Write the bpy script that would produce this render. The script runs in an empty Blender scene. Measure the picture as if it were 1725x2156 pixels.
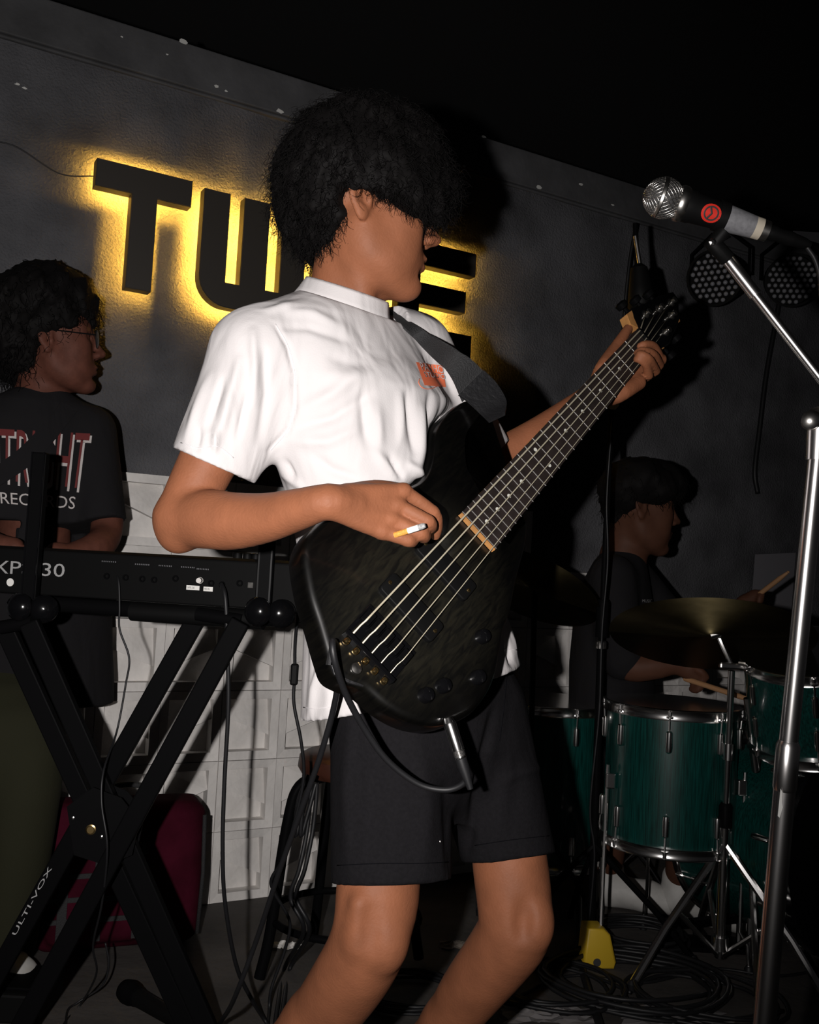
import bpy, bmesh, math, random
import numpy as np
from mathutils import Vector, Matrix
from mathutils.bvhtree import BVHTree

# ---------------------------------------------------------------- camera, world, flash, exposure
scene = bpy.context.scene
COL = scene.collection
FPX, CX, CY, CAMH = 2100.0, 862.5, 1078.0, 0.97
_p, _r = math.radians(3.41), math.radians(3.15)
_upv = np.array([0, -math.sin(_p), math.cos(_p)]); _fw = np.array([0, math.cos(_p), math.sin(_p)])
_rt = math.cos(_r) * np.array([1, 0, 0]) + math.sin(_r) * _upv
_up = -math.sin(_r) * np.array([1, 0, 0]) + math.cos(_r) * _upv
CAM = np.array([0, 0, CAMH])
cam_data = bpy.data.cameras.new('camera'); cam = bpy.data.objects.new('camera', cam_data); COL.objects.link(cam)
cam_data.sensor_fit = 'VERTICAL'; cam_data.sensor_height = 36.0; cam_data.lens = FPX * 36.0 / 2156.0
cam_data.clip_start = 0.02
cam.matrix_world = Matrix(((_rt[0], _up[0], -_fw[0], 0), (_rt[1], _up[1], -_fw[1], 0), (_rt[2], _up[2], -_fw[2], CAMH), (0, 0, 0, 1)))
scene.camera = cam

world = bpy.data.worlds.new('World'); scene.world = world; world.use_nodes = True
world.node_tree.nodes['Background'].inputs['Color'].default_value = (0.9, 0.85, 0.9, 1)
world.node_tree.nodes['Background'].inputs['Strength'].default_value = 0.006

# the camera's own flash, to the left of the lens (the camera is held upright)
fl = bpy.data.lights.new('camera_flash', 'SPOT'); fl.energy = 165; fl.color = (1.0, 0.955, 0.93)
fl.shadow_soft_size = 0.012; fl.spot_size = math.radians(92); fl.spot_blend = 1.0
flo = bpy.data.objects.new('camera_flash', fl); COL.objects.link(flo)
flo.location = CAM + _rt * -0.135 + _up * 0.02 - _fw * 0.02
_aim = CAM + _fw * 3 + _rt * -0.55 + _up * 0.02
flo.rotation_euler = (Vector(_aim) - flo.location).to_track_quat('-Z', 'Y').to_euler()

scene.view_settings.view_transform = 'Standard'; scene.view_settings.look = 'None'
scene.view_settings.gamma = 1.0; scene.view_settings.use_curve_mapping = False
scene.view_settings.exposure = 0.0
scene.cycles.use_denoising = True
scene.cycles.max_bounces = 6

# ---------------------------------------------------------------- geometry helpers
def A(*v): return np.array(v, float)
def ray(px, py): return _fw + _rt * ((px - CX) / FPX) - _up * ((py - CY) / FPX)
def P(px, py, d): return CAM + ray(px, py) * d          # a point of the place, d metres in front of the photographer
def floor_at(px, py, z=0.0):
    r = ray(px, py); return CAM + r * ((z - CAMH) / r[2])
def unit(v): v = np.asarray(v, float); return v / np.linalg.norm(v)

class MB:
    """collects shapes for one mesh object"""
    def __init__(s): s.v = []; s.f = []
    def add(s, v, f):
        n = len(s.v); s.v += [tuple(map(float, p)) for p in v]; s.f += [tuple(i + n for i in q) for q in f]; return s
    def box(s, c, size, M=None, taper=1.0):
        M = np.eye(3) if M is None else np.asarray(M)
        h = np.asarray(size) / 2; v = []
        for z in (-1, 1):
            t = taper if z > 0 else 1
            for x, y in ((-1, -1), (1, -1), (1, 1), (-1, 1)): v.append(np.asarray(c) + M @ A(x * h[0] * t, y * h[1] * t, z * h[2]))
        return s.add(v, [(3, 2, 1, 0), (4, 5, 6, 7), (0, 1, 5, 4), (1, 2, 6, 5), (2, 3, 7, 6), (3, 0, 4, 7)])
    def tube(s, pts, r, n=8, caps=True, closed=False):
        pts = [np.asarray(p, float) for p in pts]; m = len(pts)
        rs = r if hasattr(r, '__len__') else [r] * m
        v = []; f = []; ref = None
        for i in range(m):
            a = pts[(i - 1) % m] if (i > 0 or closed) else pts[i]; b = pts[(i + 1) % m] if (i < m - 1 or closed) else pts[i]
            t = unit(b - a) if np.linalg.norm(b - a) > 1e-9 else A(0, 0, 1)
            if ref is None: ref = unit(np.cross(t, A(0, 0, 1) if abs(t[2]) < .9 else A(1, 0, 0)))
            ref = unit(ref - t * (ref @ t)); bi = np.cross(t, ref)
            for k in range(n):
                w = 2 * math.pi * k / n; v.append(pts[i] + rs[i] * (ref * math.cos(w) + bi * math.sin(w)))
        for i in range(m if closed else m - 1):
            j = (i + 1) % m
            for k in range(n): f.append((i * n + k, i * n + (k + 1) % n, j * n + (k + 1) % n, j * n + k))
        if caps and not closed: f += [tuple(reversed(range(n))), tuple(range((m - 1) * n, m * n))]
        return s.add(v, f)
    def lathe(s, c, axis, prof, n=24, ref=None):
        """prof: list of (distance along axis, radius)"""
        ax = unit(axis); ref = unit(np.cross(ax, A(0, 0, 1) if abs(ax[2]) < .9 else A(1, 0, 0))) if ref is None else unit(ref)
        bi = np.cross(ax, ref); v = []; f = []; m = len(prof)
        for h, r in prof:
            for k in range(n):
                w = 2 * math.pi * k / n; v.append(np.asarray(c) + ax * h + max(r, 1e-5) * (ref * math.cos(w) + bi * math.sin(w)))
        for i in range(m - 1):
            for k in range(n): f.append((i * n + k, i * n + (k + 1) % n, (i + 1) * n + (k + 1) % n, (i + 1) * n + k))
        f += [tuple(reversed(range(n))), tuple(range((m - 1) * n, m * n))]
        return s.add(v, f)
    def prism(s, poly, o, X, Y, Z, h0, h1, bevel=0.0):
        """outline poly [(x, y)] in the frame o, X, Y, Z, from height h0 to h1; bevel rounds the top edge"""
        n = len(poly); q = np.array(poly, float); v = []; rings = [(q, h0)]
        if bevel > 0:
            nr = []
            for i in range(n):
                e = unit(q[(i + 1) % n] - q[i - 1]); nr.append((e[1], -e[0]))
            nr = np.array(nr); sg = 1 if sum(q[i][0] * q[(i + 1) % n][1] - q[(i + 1) % n][0] * q[i][1] for i in range(n)) > 0 else -1
            for a in (0, 30, 60, 90):
                a = math.radians(a); rings.append((q - sg * nr * bevel * (1 - math.cos(a)), h1 - bevel * (1 - math.sin(a))))
        else: rings.append((q, h1))
        f = []
        for p2, h in rings:
            for x, y in p2: v.append(np.asarray(o) + X * x + Y * y + Z * h)
        for r in range(len(rings) - 1):
            for i in range(n): f.append((r * n + i, r * n + (i + 1) % n, (r + 1) * n + (i + 1) % n, (r + 1) * n + i))
        f += [tuple(reversed(range(n))), tuple(range((len(rings) - 1) * n, len(rings) * n))]
        return s.add(v, f)
    def build(s, name, mat, parent=None, smooth=False, bevel=0.0):
        me = bpy.data.meshes.new(name); me.from_pydata(s.v, [], s.f)
        bm = bmesh.new(); bm.from_mesh(me); bmesh.ops.recalc_face_normals(bm, faces=bm.faces); bm.to_mesh(me); bm.free()
        if mat is not None: me.materials.append(mat)
        o = bpy.data.objects.new(name, me); COL.objects.link(o)
        if parent is not None: o.parent = parent; o.matrix_parent_inverse = PINV.get(parent.name, Matrix())
        if bevel:
            m = o.modifiers.new('bevel', 'BEVEL'); m.width = bevel; m.segments = 2; m.limit_method = 'ANGLE'
        if smooth:
            me.polygons.foreach_set('use_smooth', [True] * len(me.polygons))
            if smooth != 'all':
                try: me.set_sharp_from_angle(angle=math.radians(40))
                except Exception: pass
        return o
PINV = {}
def tag(o, label, cat, group=None, kind=None):
    o['label'] = label
    if cat: o['category'] = cat
    if group: o['group'] = group
    if kind: o['kind'] = kind
    return o
def thing(name, label, cat, loc, group=None):
    o = bpy.data.objects.new(name, None); COL.objects.link(o); o.location = [float(x) for x in loc]
    o.empty_display_size = 0.05
    PINV[o.name] = Matrix.Translation(-Vector([float(x) for x in loc]))
    return tag(o, label, cat, group)
def struct(o): o['kind'] = 'structure'; return o

def spline(pts, n=8):
    """smooth curve through the points"""
    p = [np.asarray(q, float) for q in pts]; p = [2 * p[0] - p[1]] + p + [2 * p[-1] - p[-2]]; out = []
    for i in range(1, len(p) - 2):
        for k in range(n):
            t = k / n
            out.append(.5 * (2 * p[i] + (p[i + 1] - p[i - 1]) * t + (2 * p[i - 1] - 5 * p[i] + 4 * p[i + 1] - p[i + 2]) * t * t + (-p[i - 1] + 3 * p[i] - 3 * p[i + 1] + p[i + 2]) * t ** 3))
    out.append(p[-2]); return out

# ---------------------------------------------------------------- materials
def mat(name, col, rough=.5, metal=0.0, var=0.0, scale=30.0, bump=0.0, bscale=None, coat=0.0, spec=.5, detail=4.0, col2=None, stretch=None, emit=None):
    m = bpy.data.materials.new(name); m.use_nodes = True; nt = m.node_tree; b = nt.nodes['Principled BSDF']
    b.inputs['Base Color'].default_value = (*col, 1); b.inputs['Roughness'].default_value = rough
    b.inputs['Metallic'].default_value = metal; b.inputs['Coat Weight'].default_value = coat
    b.inputs['Specular IOR Level'].default_value = spec
    if coat: b.inputs['Coat Roughness'].default_value = .06
    if emit: b.inputs['Emission Color'].default_value = (*emit[0], 1); b.inputs['Emission Strength'].default_value = emit[1]
    if var or bump:
        tc = nt.nodes.new('ShaderNodeTexCoord'); vec = tc.outputs['Object']
        if stretch:
            mp = nt.nodes.new('ShaderNodeMapping'); mp.inputs['Scale'].default_value = stretch; nt.links.new(vec, mp.inputs['Vector']); vec = mp.outputs['Vector']
    if var:
        nz = nt.nodes.new('ShaderNodeTexNoise'); nz.inputs['Scale'].default_value = scale; nz.inputs['Detail'].default_value = detail
        nt.links.new(vec, nz.inputs['Vector'])
        rp = nt.nodes.new('ShaderNodeValToRGB'); c2 = col2 or [min(1, c * (1 + var)) for c in col]; c1 = [c * (1 - var) for c in col] if not col2 else col
        rp.color_ramp.elements[0].position = .32; rp.color_ramp.elements[1].position = .68
        rp.color_ramp.elements[0].color = (*c1, 1); rp.color_ramp.elements[1].color = (*c2, 1)
        nt.links.new(nz.outputs['Fac'], rp.inputs['Fac']); nt.links.new(rp.outputs['Color'], b.inputs['Base Color'])
    if bump:
        n2 = nt.nodes.new('ShaderNodeTexNoise'); n2.inputs['Scale'].default_value = bscale or scale; n2.inputs['Detail'].default_value = 6
        nt.links.new(vec, n2.inputs['Vector'])
        bp = nt.nodes.new('ShaderNodeBump'); bp.inputs['Strength'].default_value = min(1, bump); bp.inputs['Distance'].default_value = .004 * max(1, bump)
        nt.links.new(n2.outputs['Fac'], bp.inputs['Height']); nt.links.new(bp.outputs['Normal'], b.inputs['Normal'])
    return m

M = dict(
    plaster=mat('plaster', (.082, .082, .088), 1.0, var=.3, scale=5, bump=1.3, bscale=140, spec=.05),
    ledge=mat('ledge', (.055, .055, .058), .8, var=.3, scale=6, bump=.5, bscale=40),
    ceiling=mat('ceiling', (.01, .01, .01), .95),
    floor=mat('floor', (.052, .046, .042), .8, var=.45, scale=4, bump=.6, bscale=35),
    block=mat('block', (.66, .635, .61), .75, var=.16, scale=9, bump=.4, bscale=70),
    joint=mat('joint', (.50, .48, .46), .9, var=.2, scale=30, bump=.4, bscale=60),
    letter=mat('letter', (.022, .018, .014), .55),
    led=mat('led', (.9, .7, .3), .5, emit=((1.0, .52, .06), 270)),
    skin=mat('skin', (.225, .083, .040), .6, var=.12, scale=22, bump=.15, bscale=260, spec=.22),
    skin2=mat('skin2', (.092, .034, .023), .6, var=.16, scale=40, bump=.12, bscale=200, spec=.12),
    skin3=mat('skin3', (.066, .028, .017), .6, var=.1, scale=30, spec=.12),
    hair=mat('hair', (.0045, .004, .004), .7, spec=.08),
    white=mat('white_cotton', (.52, .498, .498), .9, bump=.10, bscale=420, spec=.1),
    thread=mat('white_thread', (.60, .575, .58), .9, spec=.2),
    shorts=mat('charcoal_cotton', (.0082, .0077, .0088), .9, var=.12, scale=200, bump=.2, bscale=500, spec=.06),
    seam=mat('dark_seam', (.004, .004, .005), .9, spec=.03),
    blacktee=mat('black_cotton', (.0085, .008, .009), .9, bump=.2, bscale=300, spec=.15),
    olive=mat('olive_cotton', (.018, .018, .0095), .9, bump=.2, bscale=300, spec=.15),
    black=mat('black_plastic', (.0035, .0035, .0036), .55, spec=.10),
    rubber=mat('black_rubber', (.008, .008, .009), .5, spec=.35),
    blackmetal=mat('black_metal', (.0030, .0030, .0033), .5, spec=.02),
    gloss=mat('black_gloss', (.003, .003, .0035), .16, coat=.3, spec=.4),
    chrome=mat('chrome', (.80, .79, .78), .20, metal=1.0),
    dullchrome=mat('dull_chrome', (.62, .60, .57), .28, metal=1.0, var=.2, scale=120),
    nickel=mat('nickel_wound', (.62, .56, .42), .38, metal=.35, spec=.8),
    brass=mat('brass_screw', (.70, .50, .22), .25, metal=1.0),
    rosewood=mat('rosewood', (.016, .011, .010), .5, var=.3, scale=60, stretch=(1, 1, 8)),
    maple=mat('maple', (.42, .20, .065), .45, var=.2, scale=40),
    pearl=mat('pearl', (.55, .55, .5), .35),
    strap=mat('strap_webbing', (.015, .015, .016), .8, bump=.7, bscale=380),
    leather=mat('black_leather', (.008, .008, .009), .5, bump=.5, bscale=120),
    paper=mat('paper', (.62, .60, .57), .85, var=.08, scale=20),
    label=mat('white_label', (.7, .69, .66), .7),
    ink=mat('ink', (.03, .03, .03), .7),
    silver=mat('silver_print', (.30, .30, .30), .5),
    orange=mat('orange_print', (.78, .165, .065), .85),
    redprint=mat('red_print', (.105, .011, .011), .85),
    whiteprint=mat('white_print', (.42, .39, .38), .85),
    bag=mat('crimson_nylon', (.034, .003, .0085), .9, var=.35, scale=10, bump=.5, bscale=60, spec=.05),
    teal=mat('teal_lacquer', (.002, .032, .027), .30, var=.55, scale=14, stretch=(22, 22, 1), coat=.5),
    drumhead=mat('drum_head', (.02, .02, .02), .5),
    cymbal=mat('cymbal_bronze', (.055, .044, .022), .45, metal=1.0, var=.25, scale=14),
    stick=mat('hickory', (.30, .16, .075), .6),
    polished=mat('polished_tube', (.88, .86, .85), .24, metal=1.0),
    fretwire=mat('fret_wire', (.22, .21, .20), .4, metal=.6),
    yellow=mat('yellow_plastic', (.55, .36, .02), .5),
    red=mat('red_sticker', (.5, .018, .009), .6, spec=.2),
    grey=mat('grey_paint', (.16, .16, .17), .55, var=.15, scale=200),
    tape=mat('cream_tape', (.45, .40, .32), .7),
    shoe=mat('white_leather', (.45, .44, .42), .6, var=.15, scale=20),
    lens=mat('dark_lens', (.01, .01, .012), .08, spec=.6),
    ash=mat('ash', (.28, .28, .28), .95, var=.3, scale=400),
    filter=mat('cork_filter', (.60, .27, .045), .8, var=.25, scale=500),
    cig=mat('cigarette_paper', (.82, .80, .78), .8),
    bead=mat('par_lens', (.25, .25, .27), .12, spec=.8),
    scuff=mat('scuff', (.5, .5, .48), .8),
)
# the bass's see-through black finish over quilted wood: burst towards the edge
def burst():
    m = bpy.data.materials.new('trans_black_burst'); m.use_nodes = True; nt = m.node_tree; b = nt.nodes['Principled BSDF']
    tc = nt.nodes.new('ShaderNodeTexCoord'); mp = nt.nodes.new('ShaderNodeMapping'); mp.inputs['Scale'].default_value = (25, 110, 10)
    nt.links.new(tc.outputs['Object'], mp.inputs['Vector'])
    nz = nt.nodes.new('ShaderNodeTexNoise'); nz.inputs['Scale'].default_value = 1.3; nz.inputs['Detail'].default_value = 3; nz.inputs['Distortion'].default_value = .8
    nt.links.new(mp.outputs['Vector'], nz.inputs['Vector'])
    rp = nt.nodes.new('ShaderNodeValToRGB'); rp.color_ramp.elements[0].position = .35; rp.color_ramp.elements[1].position = .75
    rp.color_ramp.elements[0].color = (.0035, .0034, .003, 1); rp.color_ramp.elements[1].color = (.0125, .0113, .0075, 1)
    nt.links.new(nz.outputs['Fac'], rp.inputs['Fac'])
    ln = nt.nodes.new('ShaderNodeVectorMath'); ln.operation = 'LENGTH'; m2 = nt.nodes.new('ShaderNodeMapping'); m2.inputs['Scale'].default_value = (5.5, 7.0, 0)
    m2.inputs['Location'].default_value = (-.48, .0, 0)
    nt.links.new(tc.outputs['Object'], m2.inputs['Vector']); nt.links.new(m2.outputs['Vector'], ln.inputs[0])
    r2 = nt.nodes.new('ShaderNodeValToRGB'); r2.color_ramp.elements[0].position = .55; r2.color_ramp.elements[1].position = 1.0
    r2.color_ramp.elements[0].color = (1, 1, 1, 1); r2.color_ramp.elements[1].color = (.15, .15, .17, 1)
    nt.links.new(ln.outputs['Value'], r2.inputs['Fac'])
    mx = nt.nodes.new('ShaderNodeMix'); mx.data_type = 'RGBA'; mx.blend_type = 'MULTIPLY'; mx.inputs['Factor'].default_value = 1
    nt.links.new(rp.outputs['Color'], mx.inputs['A']); nt.links.new(r2.outputs['Color'], mx.inputs['B'])
    nt.links.new(mx.outputs['Result'], b.inputs['Base Color'])
    b.inputs['Roughness'].default_value = .3; b.inputs['Coat Weight'].default_value = .35; b.inputs['Coat Roughness'].default_value = .12
    return m
M['burst'] = burst()
def crumple(m, scale, dist, stretch):
    """broad soft wrinkles on top of a cloth's fine weave"""
    nt = m.node_tree; b = nt.nodes['Principled BSDF']; tc = nt.nodes.new('ShaderNodeTexCoord'); mp = nt.nodes.new('ShaderNodeMapping'); mp.inputs['Scale'].default_value = stretch
    mp.inputs['Rotation'].default_value = (.3, .25, .2)
    nz = nt.nodes.new('ShaderNodeTexNoise'); nz.inputs['Scale'].default_value = scale; nz.inputs['Detail'].default_value = 2.2; nz.inputs['Roughness'].default_value = .5; nz.inputs['Distortion'].default_value = .8
    bp = nt.nodes.new('ShaderNodeBump'); bp.inputs['Strength'].default_value = .5; bp.inputs['Distance'].default_value = dist
    nt.links.new(tc.outputs['Object'], mp.inputs['Vector']); nt.links.new(mp.outputs['Vector'], nz.inputs['Vector']); nt.links.new(nz.outputs['Fac'], bp.inputs['Height'])
    old = b.inputs['Normal'].links[0].from_socket if b.inputs['Normal'].links else None
    if old: nt.links.new(old, bp.inputs['Normal'])
    nt.links.new(bp.outputs['Normal'], b.inputs['Normal'])
crumple(M['white'], 9, .022, (1.4, 1.4, .6)); crumple(M['shorts'], 9, .012, (1.2, 1.2, .6)); crumple(M['blacktee'], 9, .014, (1.2, 1.2, .6))

# ---------------------------------------------------------------- distance-field modelling for bodies and cloth
def _norm(a): return np.sqrt(np.einsum('ij,ij->i', a, a))
class Sdf:
    CAP = .042
    def __init__(s): s.pr = []
    def cone(s, a, b, ra, rb, k=.012, sub=False, flat=None):
        """round cone a-b; flat = (direction, factor) squeezes it along a direction"""
        a = np.asarray(a, float); b = np.asarray(b, float); e = max(ra, rb) + s.CAP
        lo = np.minimum(a, b) - e; hi = np.maximum(a, b) + e
        def fn(p):
            q = p - a; d = b - a
            if flat is not None:
                u = unit(flat[0]); q = q + np.outer(q @ u, u) * (1 / flat[1] - 1); d = d + u * ((d @ u) * (1 / flat[1] - 1))
            L = d @ d
            t = np.clip((q @ d) / L, 0, 1) if L > 1e-12 else np.zeros(len(q))
            return _norm(q - t[:, None] * d) - (ra + (rb - ra) * t)
        s.pr.append((fn, lo, hi, k, sub)); return s
    def chain(s, pts, rs, k=.012, k0=None, flat=None):
        """one tapering limb through the points, joined to the rest with softness k"""
        P_ = [np.r_[np.asarray(p, float), r] for p, r in zip(pts, rs)]
        if len(P_) > 2:
            P_ = [2 * P_[0] - P_[1]] + P_ + [2 * P_[-1] - P_[-2]]; o = []
            for i in range(1, len(P_) - 2):
                for j in range(4):
                    t = j / 4; o.append(.5 * (2 * P_[i] + (P_[i + 1] - P_[i - 1]) * t + (2 * P_[i - 1] - 5 * P_[i] + 4 * P_[i + 1] - P_[i + 2]) * t * t + (-P_[i - 1] + 3 * P_[i] - 3 * P_[i + 1] + P_[i + 2]) * t ** 3))
            P_ = o + [P_[-2]]
        Q = np.array(P_); e = Q[:, 3].max() + s.CAP
        def fn(p):
            best = np.full(len(p), 9.0)
            for i in range(len(Q) - 1):
                a, b = Q[i, :3], Q[i + 1, :3]; d = b - a; q = p - a; t = np.clip((q @ d) / max(d @ d, 1e-12), 0, 1)
                np.minimum(best, _norm(q - t[:, None] * d) - (Q[i, 3] + (Q[i + 1, 3] - Q[i, 3]) * t), out=best)
            return best
        s.pr.append((fn, Q[:, :3].min(0) - e, Q[:, :3].max(0) + e, k if k0 is None else k0, False)); return s
    def ell(s, c, r, R=None, k=.012, sub=False):
        c = np.asarray(c, float); r = np.asarray(r, float); R = np.eye(3) if R is None else np.asarray(R); e = r.max() + s.CAP
        def fn(p):
            q = ((p - c) @ R) / r; n = _norm(q); g = _norm(q / r)
            return np.where(g > 1e-9, n * (n - 1) / np.maximum(g, 1e-9), -r.min())
        s.pr.append((fn, c - e, c + e, k, sub)); return s
    def fn(s, f, lo, hi, k=.012, sub=False): s.pr.append((f, np.asarray(lo, float) - s.CAP, np.asarray(hi, float) + s.CAP, k, sub)); return s
    def __call__(s, p):
        d = np.full(len(p), s.CAP * 1.5)
        if not len(p): return d
        pl, ph = p.min(0), p.max(0); x, y, z = p[:, 0], p[:, 1], p[:, 2]
        for fn, lo, hi, k, sub in s.pr:
            if (pl > hi).any() or (ph < lo).any(): continue
            if (pl >= lo).all() and (ph <= hi).all(): m = slice(None)
            else:
                m = np.nonzero((x > lo[0]) & (x < hi[0]) & (y > lo[1]) & (y < hi[1]) & (z > lo[2]) & (z < hi[2]))[0]
                if not len(m): continue
            e = np.minimum(fn(p[m]), s.CAP * 1.5); o = d[m]
            if sub:
                e = -e; h = np.maximum(k - np.abs(o - e), 0) / k; d[m] = np.maximum(o, e) + h * h * k * .25
            else:
                h = np.maximum(k - np.abs(o - e), 0) / k; d[m] = np.minimum(o, e) - h * h * k * .25
        return d
    def bounds(s):
        lo = np.min([q[1] for q in s.pr if not q[4]], axis=0) + s.CAP - .02; hi = np.max([q[2] for q in s.pr if not q[4]], axis=0) - s.CAP + .02
        return lo, hi

def surface(F, lo, hi, h, smooth=1):
    """surface nets on a grid of step h, evaluated only near the surface"""
    lo = np.asarray(lo); B = 5
    nb = np.ceil((np.asarray(hi) - lo) / (h * B)).astype(int); n = nb * B + 1
    gi = np.stack(np.meshgrid(*[np.arange(x) for x in nb], indexing='ij'), -1).reshape(-1, 3)
    def grouped(ix, size, pts):
        key = (ix // size) @ np.array([1000000, 1000, 1]); od = np.argsort(key, kind='stable'); ks = key[od]
        cut = np.r_[0, np.nonzero(np.diff(ks))[0] + 1, len(ks)]
        for a, b in zip(cut[:-1], cut[1:]): yield od[a:b]
    dc = np.empty(len(gi))
    for g_ in grouped(gi, 14, None): dc[g_] = F(lo + (gi[g_] + .5) * B * h)
    V = np.repeat(np.repeat(np.repeat(dc.reshape(nb), B, 0), B, 1), B, 2).astype(np.float32)
    V = np.pad(V, ((0, 1),) * 3, mode='edge')
    act = gi[np.abs(dc) < B * h * .87 * 1.3 + .003]
    off = np.stack(np.meshgrid(*[np.arange(B + 1)] * 3, indexing='ij'), -1).reshape(-1, 3)
    for g_ in grouped(act, 7, None):
        ix = (act[g_][:, None, :] * B + off[None]).reshape(-1, 3)
        V[ix[:, 0], ix[:, 1], ix[:, 2]] = F(lo + ix * h)
    s = V < 0; cnt = np.zeros(np.array(n) - 1, np.uint8)
    for dx in (0, 1):
        for dy in (0, 1):
            for dz in (0, 1): cnt += s[dx:n[0] - 1 + dx, dy:n[1] - 1 + dy, dz:n[2] - 1 + dz]
    ac = np.argwhere((cnt > 0) & (cnt < 8)); del cnt
    idm = np.full(np.array(n) - 1, -1, np.int32); idm[ac[:, 0], ac[:, 1], ac[:, 2]] = np.arange(len(ac))
    acc = np.zeros((len(ac), 3)); w = np.zeros(len(ac)); cs = [(x, y, z) for x in (0, 1) for y in (0, 1) for z in (0, 1)]
    for a in cs:
        for ax in range(3):
            if a[ax]: continue
            b = list(a); b[ax] = 1
            va = V[ac[:, 0] + a[0], ac[:, 1] + a[1], ac[:, 2] + a[2]]; vb = V[ac[:, 0] + b[0], ac[:, 1] + b[1], ac[:, 2] + b[2]]
            m = (va < 0) != (vb < 0); t = np.where(m, va / np.where(m, va - vb, 1), 0)
            p = np.array(a, float)[None] + t[:, None] * (np.array(b) - np.array(a))[None]
            acc[m] += p[m]; w[m] += 1
    vert = lo + (ac + acc / np.maximum(w, 1)[:, None]) * h
    quads = []
    for ax in range(3):
        u, v = (ax + 1) % 3, (ax + 2) % 3
        sl0 = [slice(None)] * 3; sl1 = [slice(None)] * 3; sl0[ax] = slice(0, -1); sl1[ax] = slice(1, None)
        e = np.argwhere(s[tuple(sl0)] != s[tuple(sl1)])
        e = e[(e[:, u] > 0) & (e[:, v] > 0) & (e[:, u] < n[u] - 1) & (e[:, v] < n[v] - 1)]
        if not len(e): continue
        def g(du, dv):
            q = e.copy(); q[:, u] -= du; q[:, v] -= dv; return idm[q[:, 0], q[:, 1], q[:, 2]]
        qd = np.stack([g(1, 1), g(0, 1), g(0, 0), g(1, 0)], 1); fl_ = ~s[e[:, 0], e[:, 1], e[:, 2]]
        qd[fl_] = qd[fl_][:, ::-1]; quads.append(qd)
    q = np.concatenate(quads); q = q[(q >= 0).all(1)]
    for _ in range(smooth):
        a_ = np.zeros_like(vert); c_ = np.zeros(len(vert))
        for i in range(4):
            np.add.at(a_, q[:, i], vert[q[:, (i + 1) % 4]]); np.add.at(c_, q[:, i], 1)
        vert = vert * .5 + .5 * a_ / np.maximum(c_, 1)[:, None]
    return vert, q

def mesh_np(name, v, q, material, parent=None, smooth=True):
    me = bpy.data.meshes.new(name); me.vertices.add(len(v)); me.vertices.foreach_set('co', v.astype(np.float32).ravel())
    k = q.shape[1]; me.loops.add(len(q) * k); me.loops.foreach_set('vertex_index', q.astype(np.int32).ravel())
    me.polygons.add(len(q)); me.polygons.foreach_set('loop_start', np.arange(0, len(q) * k, k, dtype=np.int32))
    me.polygons.foreach_set('use_smooth', np.full(len(q), smooth, dtype=bool)); me.update(calc_edges=True); me.validate()
    me.materials.append(material)
    o = bpy.data.objects.new(name, me); COL.objects.link(o)
    if parent is not None: o.parent = parent; o.matrix_parent_inverse = PINV.get(parent.name, Matrix())
    return o
def skin_out(name, F, h, material, parent=None, smooth=1, box=None):
    lo, hi = F.bounds() if box is None else box
    v, q = surface(F, lo, hi, h, smooth); return mesh_np(name, v, q, material, parent), v, q
def bvh_of(v, q): return BVHTree.FromPolygons([tuple(x) for x in v], [tuple(int(i) for i in x) for x in q])

_txt = {}
def text_shape(s, shear=0.0):
    """flat triangles of a word in the unit box"""
    cu = bpy.data.curves.new('t', 'FONT'); cu.body = s; cu.resolution_u = 3; cu.shear = shear
    o = bpy.data.objects.new('t', cu); COL.objects.link(o)
    dg = bpy.context.evaluated_depsgraph_get(); me = bpy.data.meshes.new_from_object(o.evaluated_get(dg))
    bm = bmesh.new(); bm.from_mesh(me); bmesh.ops.remove_doubles(bm, verts=bm.verts, dist=1e-5); bmesh.ops.triangulate(bm, faces=bm.faces)
    v = np.array([p.co[:2] for p in bm.verts]); f = [tuple(x.index for x in q.verts) for q in bm.faces]
    bm.free(); bpy.data.objects.remove(o); bpy.data.curves.remove(cu); bpy.data.meshes.remove(me)
    lo = v.min(0); hi = v.max(0); return (v - lo) / (hi - lo), f
def subdiv(v, f, mx):
    """split triangles until no edge is longer than mx (so print follows cloth)"""
    v = [tuple(p) for p in v]; f = list(f)
    for _ in range(6):
        out = []; mid = {}; ch = False
        def md(a, b):
            k = (min(a, b), max(a, b))
            if k not in mid: mid[k] = len(v); v.append(tuple((np.array(v[a]) + np.array(v[b])) / 2))
            return mid[k]
        sp = {}
        for t in f:
            for i in range(3):
                a, b = t[i], t[(i + 1) % 3]
                if np.linalg.norm(np.array(v[a]) - np.array(v[b])) > mx: sp[(min(a, b), max(a, b))] = 1
        if not sp: break
        for t in f:
            e = [(min(t[i], t[(i + 1) % 3]), max(t[i], t[(i + 1) % 3])) in sp for i in range(3)]
            c = sum(e)
            if c == 0: out.append(t); continue
            if c == 3:
                m = [md(t[i], t[(i + 1) % 3]) for i in range(3)]
                out += [(t[0], m[0], m[2]), (t[1], m[1], m[0]), (t[2], m[2], m[1]), tuple(m)]
            elif c == 1:
                i = e.index(True); a, b, d = t[i], t[(i + 1) % 3], t[(i + 2) % 3]; m = md(a, b); out += [(a, m, d), (m, b, d)]
            else:
                i = e.index(False); a, b, d = t[i], t[(i + 1) % 3], t[(i + 2) % 3]; m1 = md(b, d); m2 = md(d, a)
                out += [(a, b, m1), (a, m1, m2), (m2, m1, d)]
        f = out
    return np.array(v), f
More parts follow.
